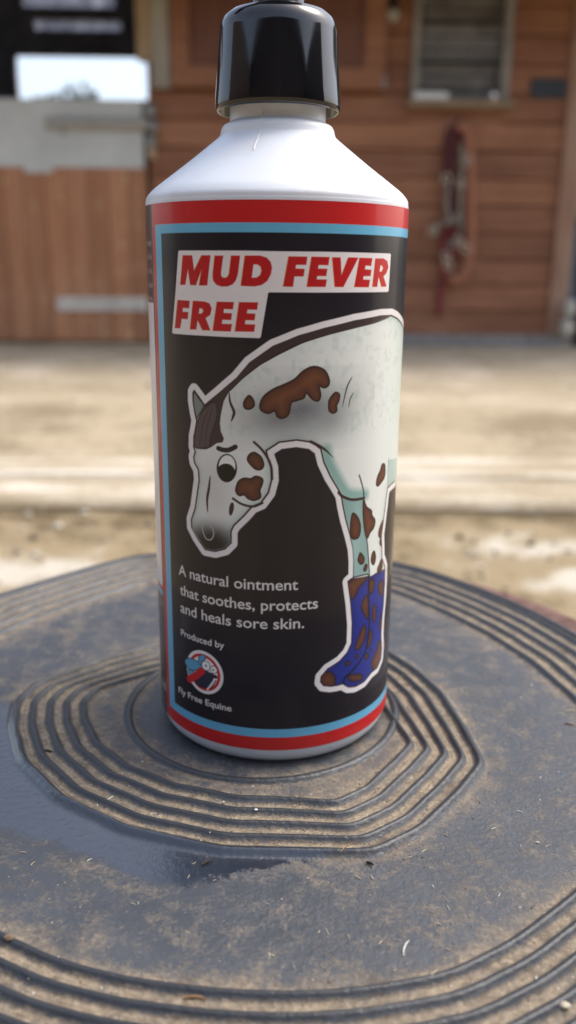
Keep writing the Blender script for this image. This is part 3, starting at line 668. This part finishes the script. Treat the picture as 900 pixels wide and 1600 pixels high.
def far_fn(x, y):
    v = .32+.40/(1+math.exp(-(y-3.05)/.18)); v += .35*el(x, y, -1.0, 2.62, .25, .12)+.30*el(x, y, .6, 2.75, .9, .25)-.12*el(x, y, 0, 2.2, 9, .3)
    return v
gm = ground_mat('yard_ground', (.13, .095, .05), (.32, .25, .15), (.56, .51, .42), scale=14)
gf = ground_mat('yard_apron', (.25, .20, .125), (.42, .345, .235), (.58, .49, .37), scale=3.2)
sheet('yard_ground', -1.6, 1.6, .2, 1.45, -.34, 130, 60, near_fn, gm)
sheet('yard_apron', -3.4, 3.4, 1.74, 4.95, -.30, 120, 80, far_fn, gf)
k = simple('field_ground', (.26, .20, .12), .95, .3, 1.5)
mb = MB(); mb.box(-120, 120, -120, 200, -.60, -.347); tag(mb.build('ground', k), kind='structure')
bm_ = bmesh.new()
for i in range(700):
    x = random.uniform(-1., 1.1); y = random.choice((random.uniform(.75, 1.42), random.uniform(1.78, 4.6))); z = -.338 if y < 1.5 else -.298
    x *= max(1, y/1.8); s_ = random.lognormvariate(-5.6, .5); M_ = Matrix.Translation((x, y, z+s_*.3)) @ Matrix.Rotation(random.uniform(0, 6.3), 4, 'Z') @ Matrix.Diagonal((s_*random.uniform(.8, 1.6), s_, s_*.6, 1))
    vs_ = [bm_.verts.new(M_ @ Vector(q)) for q in ((1, 0, 0), (-.9, .1, .1), (.1, 1, 0), (0, -1, .1), (0, .1, 1), (0, 0, -1))]
    for f in ((0, 2, 4), (2, 1, 4), (1, 3, 4), (3, 0, 4), (2, 0, 5), (1, 2, 5), (3, 1, 5), (0, 3, 5)): bm_.faces.new([vs_[j] for j in f])
me = bpy.data.meshes.new('gravel'); bm_.to_mesh(me); bm_.free()
k = NM('yard_gravel'); gi = k.n('ShaderNodeNewGeometry'); k.color(k.ramp(gi.outputs['Random Per Island'], [(0., (.12, .09, .06)), (.5, (.28, .23, .16)), (.9, (.5, .46, .38))])); k.set(Roughness=.9)
tag(link('gravel', me, k.m), 'loose gravel and clods scattered over the sandy yard', 'gravel', kind='stuff')
# kerb strip with drain lip
k = NM('kerb_concrete'); f = k.noise(7, 7, .65, stretch=(.35, 2.2, 1)); f2 = k.noise(60, 6, .7); t = k.math('ADD', k.math('MULTIPLY', f, .75), k.math('MULTIPLY', f2, .25))
k.color(k.ramp(t, [(.42, (.34, .27, .17)), (.50, (.45, .38, .27)), (.60, (.66, .60, .50))])); k.set(Roughness=.9); k.bump(f2, .4, .006)
mb = MB(); mb.prism([(1.425, -.36), (1.425, -.332), (1.440, -.318), (1.56, -.304), (1.565, -.309), (1.58, -.309), (1.585, -.300), (1.755, -.292), (1.765, -.30), (1.765, -.36)], -3.4, 3.4)
# prism is authored in x,z along y: turn it so that it runs along x
for v in mb.bm.verts: v.co = Vector((v.co.y, v.co.x, v.co.z))
tag(mb.build('kerb', k.m), kind='structure')
YW = 4.9

# ------------------------------------------------------------------ stable building
stable = empty('stable_building', (0, YW, -.30))
tag(stable, 'brown timber stable with boarded wall and half open door across the yard', 'building')
def W(px, py, Y=YW): return wall(px, py, Y)
def woodmat(name, c1, c2, c3, vertical=False, scale=3, chips=False):
    k = NM(name); st = (1, 1, .12) if vertical else (.12, 1, 1)
    f = k.noise(scale*6, 6, .6, stretch=st); g = k.noise(scale*.6, 4, .6); t = k.math('ADD', k.math('MULTIPLY', f, .6), k.math('MULTIPLY', g, .4))
    c = k.ramp(t, [(.32, c1), (.5, c2), (.68, c3)])
    if chips:
        ch = k.ramp(k.noise(9, 2, .5, stretch=(1.6, 1, .8)), [(.62, 0.), (.70, 1.)]); c = k.mix(k.math('MULTIPLY', ch, .75), c, (.72, .48, .24))
    isl = k.n('ShaderNodeNewGeometry'); c = k.mix(1., c, k.ramp(isl.outputs['Random Per Island'], [(0., (.80, .76, .74)), (1., (1.14, 1.14, 1.12))]), 'MULTIPLY')
    st_ = k.ramp(k.noise(2.3, 6, .7, stretch=(.6, 1, 1.3)), [(.56, 0.), (.72, .45)]); c = k.mix(st_, c, tuple(min(v*1.25+.04, 1) for v in c3))
    k.color(c); k.set(Roughness=.62); k.bump(f, .25, .004); return k.m
wallm = woodmat('stained_cladding', (.22, .092, .047), (.33, .145, .075), (.43, .205, .112))
doorm = woodmat('door_boards', (.42, .185, .088), (.52, .245, .125), (.60, .33, .19), vertical=True, chips=True)
leafm = woodmat('upper_leaf_wood', (.13, .052, .034), (.18, .075, .048), (.24, .11, .07), vertical=True)
greym = simple('galvanised_plate', (.66, .68, .65), .55, .12, 5, metallic=.1); postm = simple('weathered_post', (.42, .39, .32), .8, .2, 12, stretch=(1, 1, .2)); tanm = simple('tan_post', (.52, .38, .24), .8, .2, 12, stretch=(1, 1, .2))
darkwood = simple('dark_inside', (.26, .26, .30), .9, .3, 6); metal = simple('old_metal', (.33, .33, .30), .45, .2, 30, metallic=.7); blackm = simple('black_iron', (.02, .02, .024), .5, .2, 30)
xl = W(237, 300)[0]; xr = 1.705; zg = -.30
# cladding: horizontal boards lapped like shiplap, one mesh (built from strips), around the window opening
wx0, wz0 = W(648, 158); wx1 = W(783, 158)[0]; wz1 = 1.74
mb = MB(); pitch = .146; z = zg+.07
while z < 2.01:
    z2 = min(z+pitch, 2.02)
    for a_, b_ in (((xl, xr),) if (z2 < wz0+.01 or z > wz1) else ((xl, wx0), (wx1, xr))):
        zz0 = z
        mb.prism([(a_, zz0), (b_, zz0), (b_, z2-.014), (a_, z2-.014)], YW, YW+.03)
        mb.prism([(a_, z2-.014), (b_, z2-.014), (b_, z2), (a_, z2)], YW+.020, YW+.03)
    z = z2
mb.box(wx0-.02, wx1+.02, YW+.004, YW+.028, wz0-.20, wz0-.001)
mb.build('cladding', wallm, stable)
mb = MB()
x = xl
while x < xr-.01:
    x2 = min(x+.44, xr+.05); mb.box(x+.006, x2-.006, YW-.03, YW+.12, zg-.02, zg+.072, .006); x = x2
mb.box(xl, xr+.04, YW-.02, YW+.1, zg-.02, zg+.06); mb.build('plinth', simple('blue_brick', (.30, .28, .26), .8, .2, 20, .3, .003), stable)
# left wall beyond the doorway, right end post
mb = MB(); mb.box(-3.6, -1.93, YW, YW+.05, zg, 2.02); mb.build('side_cladding', wallm, stable)
mb = MB(); mb.box(xr-.10, xr+.004, YW-.022, YW+.08, zg+.075, 2.015, .004); mb.build('corner_board', woodmat('bleached_corner', (.24, .11, .07), (.36, .21, .14), (.50, .38, .28), vertical=True, scale=1.2), stable)
# unseen roof, its eave set low to shade the upper wall
mb = MB(); a_ = math.radians(14)
mb.prism([(3.95, 1.79), (8.62, 3.06), (8.62, 3.12), (3.95, 1.85)], -4.3, 3.4)
for v in mb.bm.verts: v.co = Vector((v.co.y, v.co.x, v.co.z))
mb.build('roof', simple('roof_sheet', (.12, .12, .12), .7, .2, 4), stable)
mb = MB(); mb.box(-4.3, 3.4, 3.89, 3.948, 1.70, 1.88); mb.build('fascia', leafm, stable)
# inside of the stable, dark; back wall with window and roof-light gaps
YB = 8.5
b0, b1 = W(24, 86, YB), W(231, 157, YB); g1a, g1b = W(34, -16, YB), W(180, 12, YB); g2a, g2b = W(52, 30, YB), W(190, 48, YB)
mb = MB(); xi0, xi1 = -4.2, -.55
def hole_wall(mb, x0, x1, z0, z1, holes, y0, y1):
    zs_ = sorted({z0, z1, *[h for H in holes for h in H[2:]]})
    for za, zb2 in zip(zs_, zs_[1:]):
        hs = sorted([H for H in holes if H[2] <= za+1e-6 and H[3] >= zb2-1e-6]); xx = x0
        for H in hs: mb.box(xx, H[0], y0, y1, za, zb2); xx = H[1]
        mb.box(xx, x1, y0, y1, za, zb2)
hole_wall(mb, xi0, xi1, zg, 3.0, [(b0[0], b1[0], b1[1], b0[1]), (g1a[0], g1b[0], g1b[1], g1a[1]), (g2a[0], g2b[0], g2b[1], g2a[1])], YB, YB+.06)
mb.build('back_wall', darkwood, stable)
for q_ in (xi1, xi0-.05):
    mb = MB(); mb.box(q_, q_+.05, YW+.065, YB, zg+.005, 2.03); mb.box(q_, q_+.05, 6.9, YB, 2.03, 2.55); mb.build('partition', darkwood, stable)
mb = MB(); mb.box(xi0, xi1, YW+.06, YB, zg-.01, zg+.004); mb.build('stable_floor', darkwood, stable)

mb = MB(); mb.box(-3.6, 2.9, YW+.03, YW+.06, 1.94, 2.03); mb.build('wall_plate', darkwood, stable)
k = NM('dusty_rooflight'); tr = k.n('ShaderNodeBsdfTranslucent'); k.l(k.ramp(k.noise(5, 5, .6, stretch=(3, 1, 1)), [(.35, (.36, .37, .42)), (.65, (.62, .63, .68))]), tr.inputs['Color']); k.l(tr.outputs[0], k.t.nodes['Material Output'].inputs['Surface'])
for ga, gb in ((g1a, g1b), (g2a, g2b)):
    mb = MB(); mb.box(ga[0], gb[0], YB+.02, YB+.024, gb[1], ga[1]); mb.build('light_panel', k.m, stable)
# door frame posts
tx0, tx1 = W(215, 90)[0], W(238, 90)[0]; px0, px1 = W(240, 138)[0], W(268, 138)[0]
mb = MB(); mb.box(tx0, tx1, YW-.03, YW+.05, W(227, 95)[1], 1.99, .004); mb.build('door_jamb', tanm, stable)
mb = MB(); mb.box(px0, px1, YW-.06, YW-.004, W(250, 140)[1], 1.98, .004); mb.build('frame_post', postm, stable)
# upper leaf, folded back flat against the wall
ux0, uz0 = W(270, 138); ux1 = W(598, 138)[0]; uz1 = 1.97
leaf = MB(); leaf.box(ux0, ux1, YW-.055, YW-.025, uz0, uz1); leaf = leaf.build('upper_door', leafm, stable)
mb = MB()
for q in ((ux0+.002, ux1-.002, uz0-.002, uz0+.10), (ux1-.11, ux1+.002, uz0+.101, uz1), (ux0, ux0+.10, uz0+.101, uz1)): mb.box(q[0], q[1], YW-.075, YW-.053, q[2], q[3], .003)
mb.build('ledge', wallm, leaf)
mb = MB(); mb.box(ux1-.01, ux1+.008, YW-.08, YW-.05, uz0+.0, uz0+.06, .002); mb.build('latch', metal, leaf)
# lower door
dx0, dx1 = -1.9, W(234, 400)[0]; zt_ = W(100, 157)[1]; zp = W(100, 263)[1]
ld = empty('lower_door', (0, 0, 0)); ld.parent = stable; ld.location = (0, 0, 0)
def part(mb, name, m, par): o = mb.build(name, m); o.parent = par; o.location = (0, -YW, .30); return o
mb = MB(); x = dx0
while x < dx1-.01:
    x2 = min(x+.118, dx1); mb.box(x+.003, x2-.003, YW-.035, YW-.005, zg+.015, zp+.02, .004); x = x2
mb.box(dx0, dx1, YW-.022, YW, zg+.02, zp+.02); part(mb, 'door_boards', doorm, ld)
mb = MB(); mb.box(dx0, dx1-.01, YW-.042, YW+.0, zp, zt_, .004); mb.box(W(40, 260)[0], W(85, 260)[0], YW-.041, YW-.03, W(60, 271)[1], zp+.01, .003); part(mb, 'door_plate', greym, ld)
bx0, bz0 = W(76, 203); bx1, bz1 = W(232, 188)
mb = MB(); mb.box(bx0, bx1, YW-.075, YW-.045, bz0, bz1, .006); mb.tube([(bx0+.1, YW-.075, bz0), (bx0+.1, YW-.1, bz0-.04)], .008); part(mb, 'door_bolt', simple('dirty_bolt', (.44, .42, .37), .6, .2, 30, metallic=.4), ld)
kx0, kz0 = W(92, 485); kx1, kz1 = W(232, 464)
mb = MB(); mb.box(kx0, kx1, YW-.05, YW-.036, kz0, kz1, .004); part(mb, 'kick_strip', simple('pale_strip', (.72, .67, .58), .7, .2, 15), ld)
mb = MB(); lx, lz = W(237, 215)
for q in ((0, .10), (.01, .02), (0, -.06)): mb.box(lx-.03+q[0], lx+.03+q[0], YW-.06, YW-.002, lz+q[1], lz+q[1]+.06, .01)
part(mb, 'hinge', metal, ld)
mb = MB(); lx, lz = W(238, 232); mb.box(lx-.02, lx+.022, YW-.05, YW-.002, lz-.06, lz, .008); part(mb, 'wood_block', tanm, ld)
# window
wn_ = empty('window', (0, 0, 0)); wn_.parent = stable
mb = MB(); fx0 = W(640, 165)[0]; fx1 = W(792, 165)[0]; fz0 = W(700, 170)[1]
mb.box(fx0, wx0+.012, YW-.03, YW+.04, fz0+.04, wz1, .004); mb.box(wx1-.012, fx1, YW-.03, YW+.04, fz0+.04, wz1, .004); mb.box(fx0-.01, fx1+.01, YW-.04, YW+.05, wz1+.001, wz1+.05, .004); part(mb, 'frame', simple('window_paint', (.30, .28, .25), .6, .2, 20), wn_)
mb = MB(); mb.box(fx0-.02, fx1+.02, YW-.07, YW+.04, fz0-.002, fz0+.038, .006); part(mb, 'sill', simple('sill_wood', (.30, .22, .14), .7, .2, 20), wn_)
mb = MB(); n_ = 9
for i in range(1, n_): xx = wx0+(wx1-wx0)*i/n_; mb.tube([(xx, YW+.012, fz0+.04), (xx, YW+.012, wz1)], .003, 6)
for i in range(1, 12): zz = fz0+.04+.065*i; mb.tube([(wx0, YW+.012, zz), (wx1, YW+.012, zz)], .0045 if i % 3 else .012, 6)
part(mb, 'grille', simple('grille_metal', (.06, .06, .055), .5, .2, 30, metallic=.5), wn_)
mb = MB(); mb.box(wx0, wx1, YW+.045, YW+.051, fz0+.04, wz1); k = NM('dusty_glass'); k.color(k.ramp(k.noise(7, 6), [(.35, (.24, .22, .20)), (.7, (.42, .40, .37))])); k.set(Roughness=.22); part(mb, 'pane', k.m, wn_)
# passage to the right of the stable: dark open shed behind
shed = empty('open_shed', (2.6, 6.5, -.30)); tag(shed, 'dark open shed standing right of the timber stable wall', 'shed')
mb = MB(); mb.box(1.78, 6, 7.2, 7.25, zg, 2.4); mb.build('shed_back', darkwood, shed)
mb = MB(); mb.box(3.45, 6, 4.9, 7.2, 2.43, 2.48); mb.build('shed_roof', darkwood, shed)
mb = MB(); mb.box(1.725, 1.775, YW+.1, 7.2, zg, 2.05); mb.build('shed_side', darkwood, shed)
mb = MB(); mb.box(1.80, 6, 4.93, 4.98, zg, .42); mb.build('shade_panel', blackm, shed)  # black panel added to stand for the dark opening beside the stable
mb = MB(); mb.box(W(886, 200)[0], 2.2, 4.93, 4.99, .44, 2.03); mb.build('shed_front', simple('pale_shed_board', (.40, .33, .25), .8, .2, 8), shed)

yb = empty('added_barn', (0, -6, -.34)); tag(yb, 'added dark timber barn out of view behind the viewer, for dark reflections in the black collar', 'barn')  # unseen barn, added to shade this side and darken the collar's reflections
bw = woodmat('barn_boards', (.05, .035, .028), (.075, .055, .042), (.10, .075, .06), vertical=True)
mb = MB()
for i in range(60): mb.box(-7.5+.25*i+.004, -7.5+.25*(i+1)-.004, -6.04-.02*(i % 2), -5.98-.02*(i % 2), -.34, 3.5)
mb.build('barn_front', bw, yb)
for q_ in (-7.6, 7.5):
    mb = MB(); mb.box(q_, q_+.1, -6.1, .2 if q_ > 0 else 1.2, -.34, 3.5); mb.build('barn_wing', bw, yb)
mb = MB(); mb.prism([(-5.5, 3.45), (-8, 4.3), (-8, 4.38), (-5.5, 3.53)], -8, 8)
for v in mb.bm.verts: v.co = Vector((v.co.y, v.co.x, v.co.z))
mb.build('barn_roof', simple('barn_roof_sheet', (.10, .10, .10), .7, .2, 4), yb)

# things on and by the wall
def wpts(pts, Y): return [(*((lambda q: (q[0],))(W(x, y, Y))), Y, W(x, y, Y)[1]) for x, y in pts]
# bulkhead lamp
lx, lz = W(612, 28); lamp = empty('wall_lamp', (lx, YW, lz)); tag(lamp, 'small round wall lamp on a dark bracket between the upper door leaf and window', 'lamp')
mb = MB(); mb.tube([(lx, YW-.001, lz+.10), (lx, YW-.03, lz+.10), (lx, YW-.05, lz+.03)], .014, 10); mb.box(lx-.03, lx+.03, YW-.02, YW, lz+.06, lz+.2, .006); mb.build('bracket', blackm, lamp)
bm_ = bmesh.new(); bmesh.ops.create_uvsphere(bm_, u_segments=24, v_segments=16, radius=.034); bmesh.ops.translate(bm_, vec=(lx, YW-.055, lz), verts=bm_.verts)
me = bpy.data.meshes.new('bulb'); bm_.to_mesh(me); bm_.free(); link('bulb', me, simple('dusty_bulb', (.42, .42, .33), .4, .1, 30), lamp, True)
# plaque
a_, b_ = W(830, 124), W(882, 155); mb = MB(); mb.box(a_[0], b_[0], YW-.02, YW-.001, b_[1], a_[1], .004)
tag(mb.build('plaque', simple('slate_plaque', (.035, .045, .055), .5, .2, 20)), 'small dark slate plaque fixed to the wall right of the window', 'plaque')
# plain white block and jar on the window sill
a_, b_ = W(645, 165, YW-.04), W(700, 149, YW-.04); mb = MB(); mb.box(a_[0], b_[0], YW-.062, YW-.028, fz0+.0385, b_[1]+.012, .008)
tag(mb.build('block', simple('block_white', (.88, .90, .94), .8, .04, 30)), 'plain white cloth on the left end of the window sill', 'block')
a_ = W(770, 155, YW-.04); mb = MB(); mb.lathe([(.018, fz0+.0385), (.022, fz0+.045), (.022, fz0+.075), (.015, fz0+.085), (.001, fz0+.086)], 24, (a_[0], YW-.045))
tag(mb.build('jar', simple('shiny_jar', (.8, .8, .8), .15, .05, 30, metallic=.8), smooth=True), 'small shiny jar on the right end of the window sill', 'jar')
# head collar and rope on a hook under the window
hc = empty('head_collar', (W(705, 195)[0], YW, W(705, 195)[1])); tag(hc, 'dark red head collar with metal fittings hanging under the window', 'head collar')
Yr = YW-.05
mr = simple('maroon_webbing', (.10, .018, .025), .7, .25, 40); rr = simple('red_webbing', (.22, .035, .035), .7, .25, 40); gm2 = simple('grey_leather', (.26, .22, .18), .5, .3, 40)
mb = MB()
for off in (-.014, .012): mb.tube(catmull([(x+off, y+abs(off)*.6, z) for x, y, z in wpts([(712, 200), (704, 214), (702, 250), (703, 300), (706, 345)], Yr)], 5, closed=False), .016, 8, flat=.6)
mb.tube(catmull(wpts([(712, 199), (719, 212), (720, 250), (717, 300), (715, 350), (705, 380)], Yr), 5, closed=False), .014, 8, flat=.6); mb.build('cheek_strap', mr, hc, True)
mb = MB(); mb.tube(catmull(wpts([(700, 350), (694, 385), (692, 430), (688, 465), (686, 494)], Yr+.01), 5, closed=False), .020, 8, flat=.45); mb.tube(catmull(wpts([(706, 360), (716, 378), (706, 398), (696, 380)], Yr), 4, closed=False), .016, 8); mb.build('nose_strap', rr, hc, True)
mb = MB()
for q in ([(700, 280), (698, 310), (700, 335), (708, 350)], [(675, 362), (690, 350), (708, 345), (718, 330)], [(700, 385), (712, 375), (718, 365)], [(721, 225), (722, 260), (719, 310), (720, 360)]): mb.tube(catmull(wpts(q, Yr-.02), 5, closed=False), .013, 8)
mb.build('jaw_strap', gm2, hc, True)
bk = simple('brass_buckle', (.62, .55, .45), .25, .1, 30, metallic=.9)
for (x, y) in ((697, 278), (720, 287), (729, 250), (676, 361), (697, 400), (700, 415), (716, 378), (727, 388)):
    p = wpts([(x, y)], Yr-.035)[0]; mb = MB(); mb.tube([(p[0]+.020*math.cos(t_), p[1], p[2]+.024*math.sin(t_)) for t_ in np.linspace(0, 2*PI, 15)[:-1]], .006, 8, closed=True); mb.build('buckle', bk, hc, True)
mb = MB(); p = wpts([(712, 196)], YW)[0]; mb.tube([(p[0], YW+.01, p[2]+.01), (p[0], YW-.07, p[2]), (p[0], YW-.09, p[2]+.03)], .006, 8); tag(mb.build('wall_hook', blackm, smooth=True), 'black iron hook in the wall below the window holding the head collar', 'hook')
mb = MB(); path = catmull(wpts([(714, 200), (722, 197), (731, 210), (735, 250), (736, 310), (735, 370), (731, 410), (722, 432), (712, 440), (703, 432)], Yr-.005), 8, closed=False)
mb.tube(path, .025, 10); tag(mb.build('lead_rope', simple('orange_rope', (.40, .17, .10), .85, .25, 60, .5, .003), smooth=True), 'faded orange lead rope looped beside the red head collar', 'rope')
# pale container by the corner
jx, jz = W(885, 470); jug = empty('plastic_jug', (jx, YW-.08, zg)); tag(jug, 'small off-white plastic jug hung at the right corner foot of the stable wall', 'jug')
jm = simple('offwhite_jug', (.52, .50, .42), .6, .15, 20)
z0 = W(884, 492)[1]; z1 = W(884, 468)[1]; mb = MB(); mb.lathe([(.001, z0-.01), (.028, z0-.008), (.036, z0+.01), (.036, z1-.02), (.022, z1), (.001, z1+.004)], 24, (jx, YW-.07)); mb.build('jug_top', jm, jug, True)
jx2, z0 = W(876, 524); z1 = W(876, 498)[1]; mb = MB(); mb.lathe([(.001, z0), (.028, z0+.003), (.034, z0+.02), (.030, z1-.01), (.018, z1), (.001, z1+.002)], 24, (jx2, YW-.07)); mb.build('jug_base', jm, jug, True)

# bush seen through the back window
bm_ = bmesh.new(); Yq = 14.; cxq, czq = W(125, 150, Yq); topz = W(118, 120, Yq)[1]
lm = simple('dark_leaves', (.04, .05, .035), .8, .3, 5)
base_z = -.35
for i in range(9000):
    u = random.uniform(-1, 1); xx = cxq+u*1.2
    ez = W(60, 155, Yq)[1]
    env = ez-.16+(.22*math.exp(-((u+.12)/.40)**2))+.16*math.exp(-((u+.06)/.05)**2)+.20*math.exp(-((u-.14)/.055)**2)
    zz = base_z+(env-base_z)*random.random()**.5; yy = Yq+random.uniform(-.5, .5); s = .05
    q = Vector((xx, yy, zz)); a1 = Vector((random.gauss(0, 1), random.gauss(0, 1), random.gauss(0, 1))).normalized()*s; a2 = Vector((random.gauss(0, 1), random.gauss(0, 1), random.gauss(0, 1))).normalized()*s*.6
    bm_.faces.new([bm_.verts.new(q-a1), bm_.verts.new(q+a2), bm_.verts.new(q+a1), bm_.verts.new(q-a2)])
bush = empty('bush', (cxq, Yq, -.35)); tag(bush, 'dark twin-tipped bush seen through the back window of the stable', 'bush')
me = bpy.data.meshes.new('foliage'); bm_.to_mesh(me); bm_.free(); link('foliage', me, lm, bush)
mb = MB(); mb.tube([(cxq, Yq, -.36), (cxq+.03, Yq, .4), (cxq-.02, Yq, 1.0)], [.08, .06, .02], 8); mb.build('stem', darkwood, bush)

# ------------------------------------------------------------------ light
w = bpy.data.worlds.new('World'); scene.world = w; w.use_nodes = True
nt = w.node_tree; bg = nt.nodes['Background']; sky = nt.nodes.new('ShaderNodeTexSky'); sky.sky_type = 'NISHITA'; sky.sun_disc = False
SUN_EL, SUN_AZ = math.radians(56), math.radians(72)    # azimuth measured clockwise from +Y towards +X
sky.sun_elevation = SUN_EL; sky.sun_rotation = SUN_AZ; sky.air_density = 1.; sky.dust_density = 4.; sky.ozone_density = 1.
hs = nt.nodes.new('ShaderNodeHueSaturation'); hs.inputs['Saturation'].default_value = .72; hs.inputs['Value'].default_value = 1.75
nt.links.new(sky.outputs[0], hs.inputs['Color']); nt.links.new(hs.outputs[0], bg.inputs[0]); bg.inputs[1].default_value = .15
sd = bpy.data.lights.new('sun', 'SUN'); sd.energy = 1.2; sd.angle = math.radians(26); sd.color = (1, .95, .88)
so = bpy.data.objects.new('sun', sd); COL.objects.link(so)
dirv = Vector((math.sin(SUN_AZ)*math.cos(SUN_EL), math.cos(SUN_AZ)*math.cos(SUN_EL), math.sin(SUN_EL)))
so.rotation_euler = dirv.to_track_quat('Z', 'Y').to_euler(); so.location = (2, -1, 4)
vs = scene.view_settings; vs.view_transform = 'Standard'; vs.look = 'None'; vs.exposure = .38; vs.gamma = 1; vs.use_curve_mapping = False
scene.render.engine = 'CYCLES'; scene.cycles.max_bounces = 6
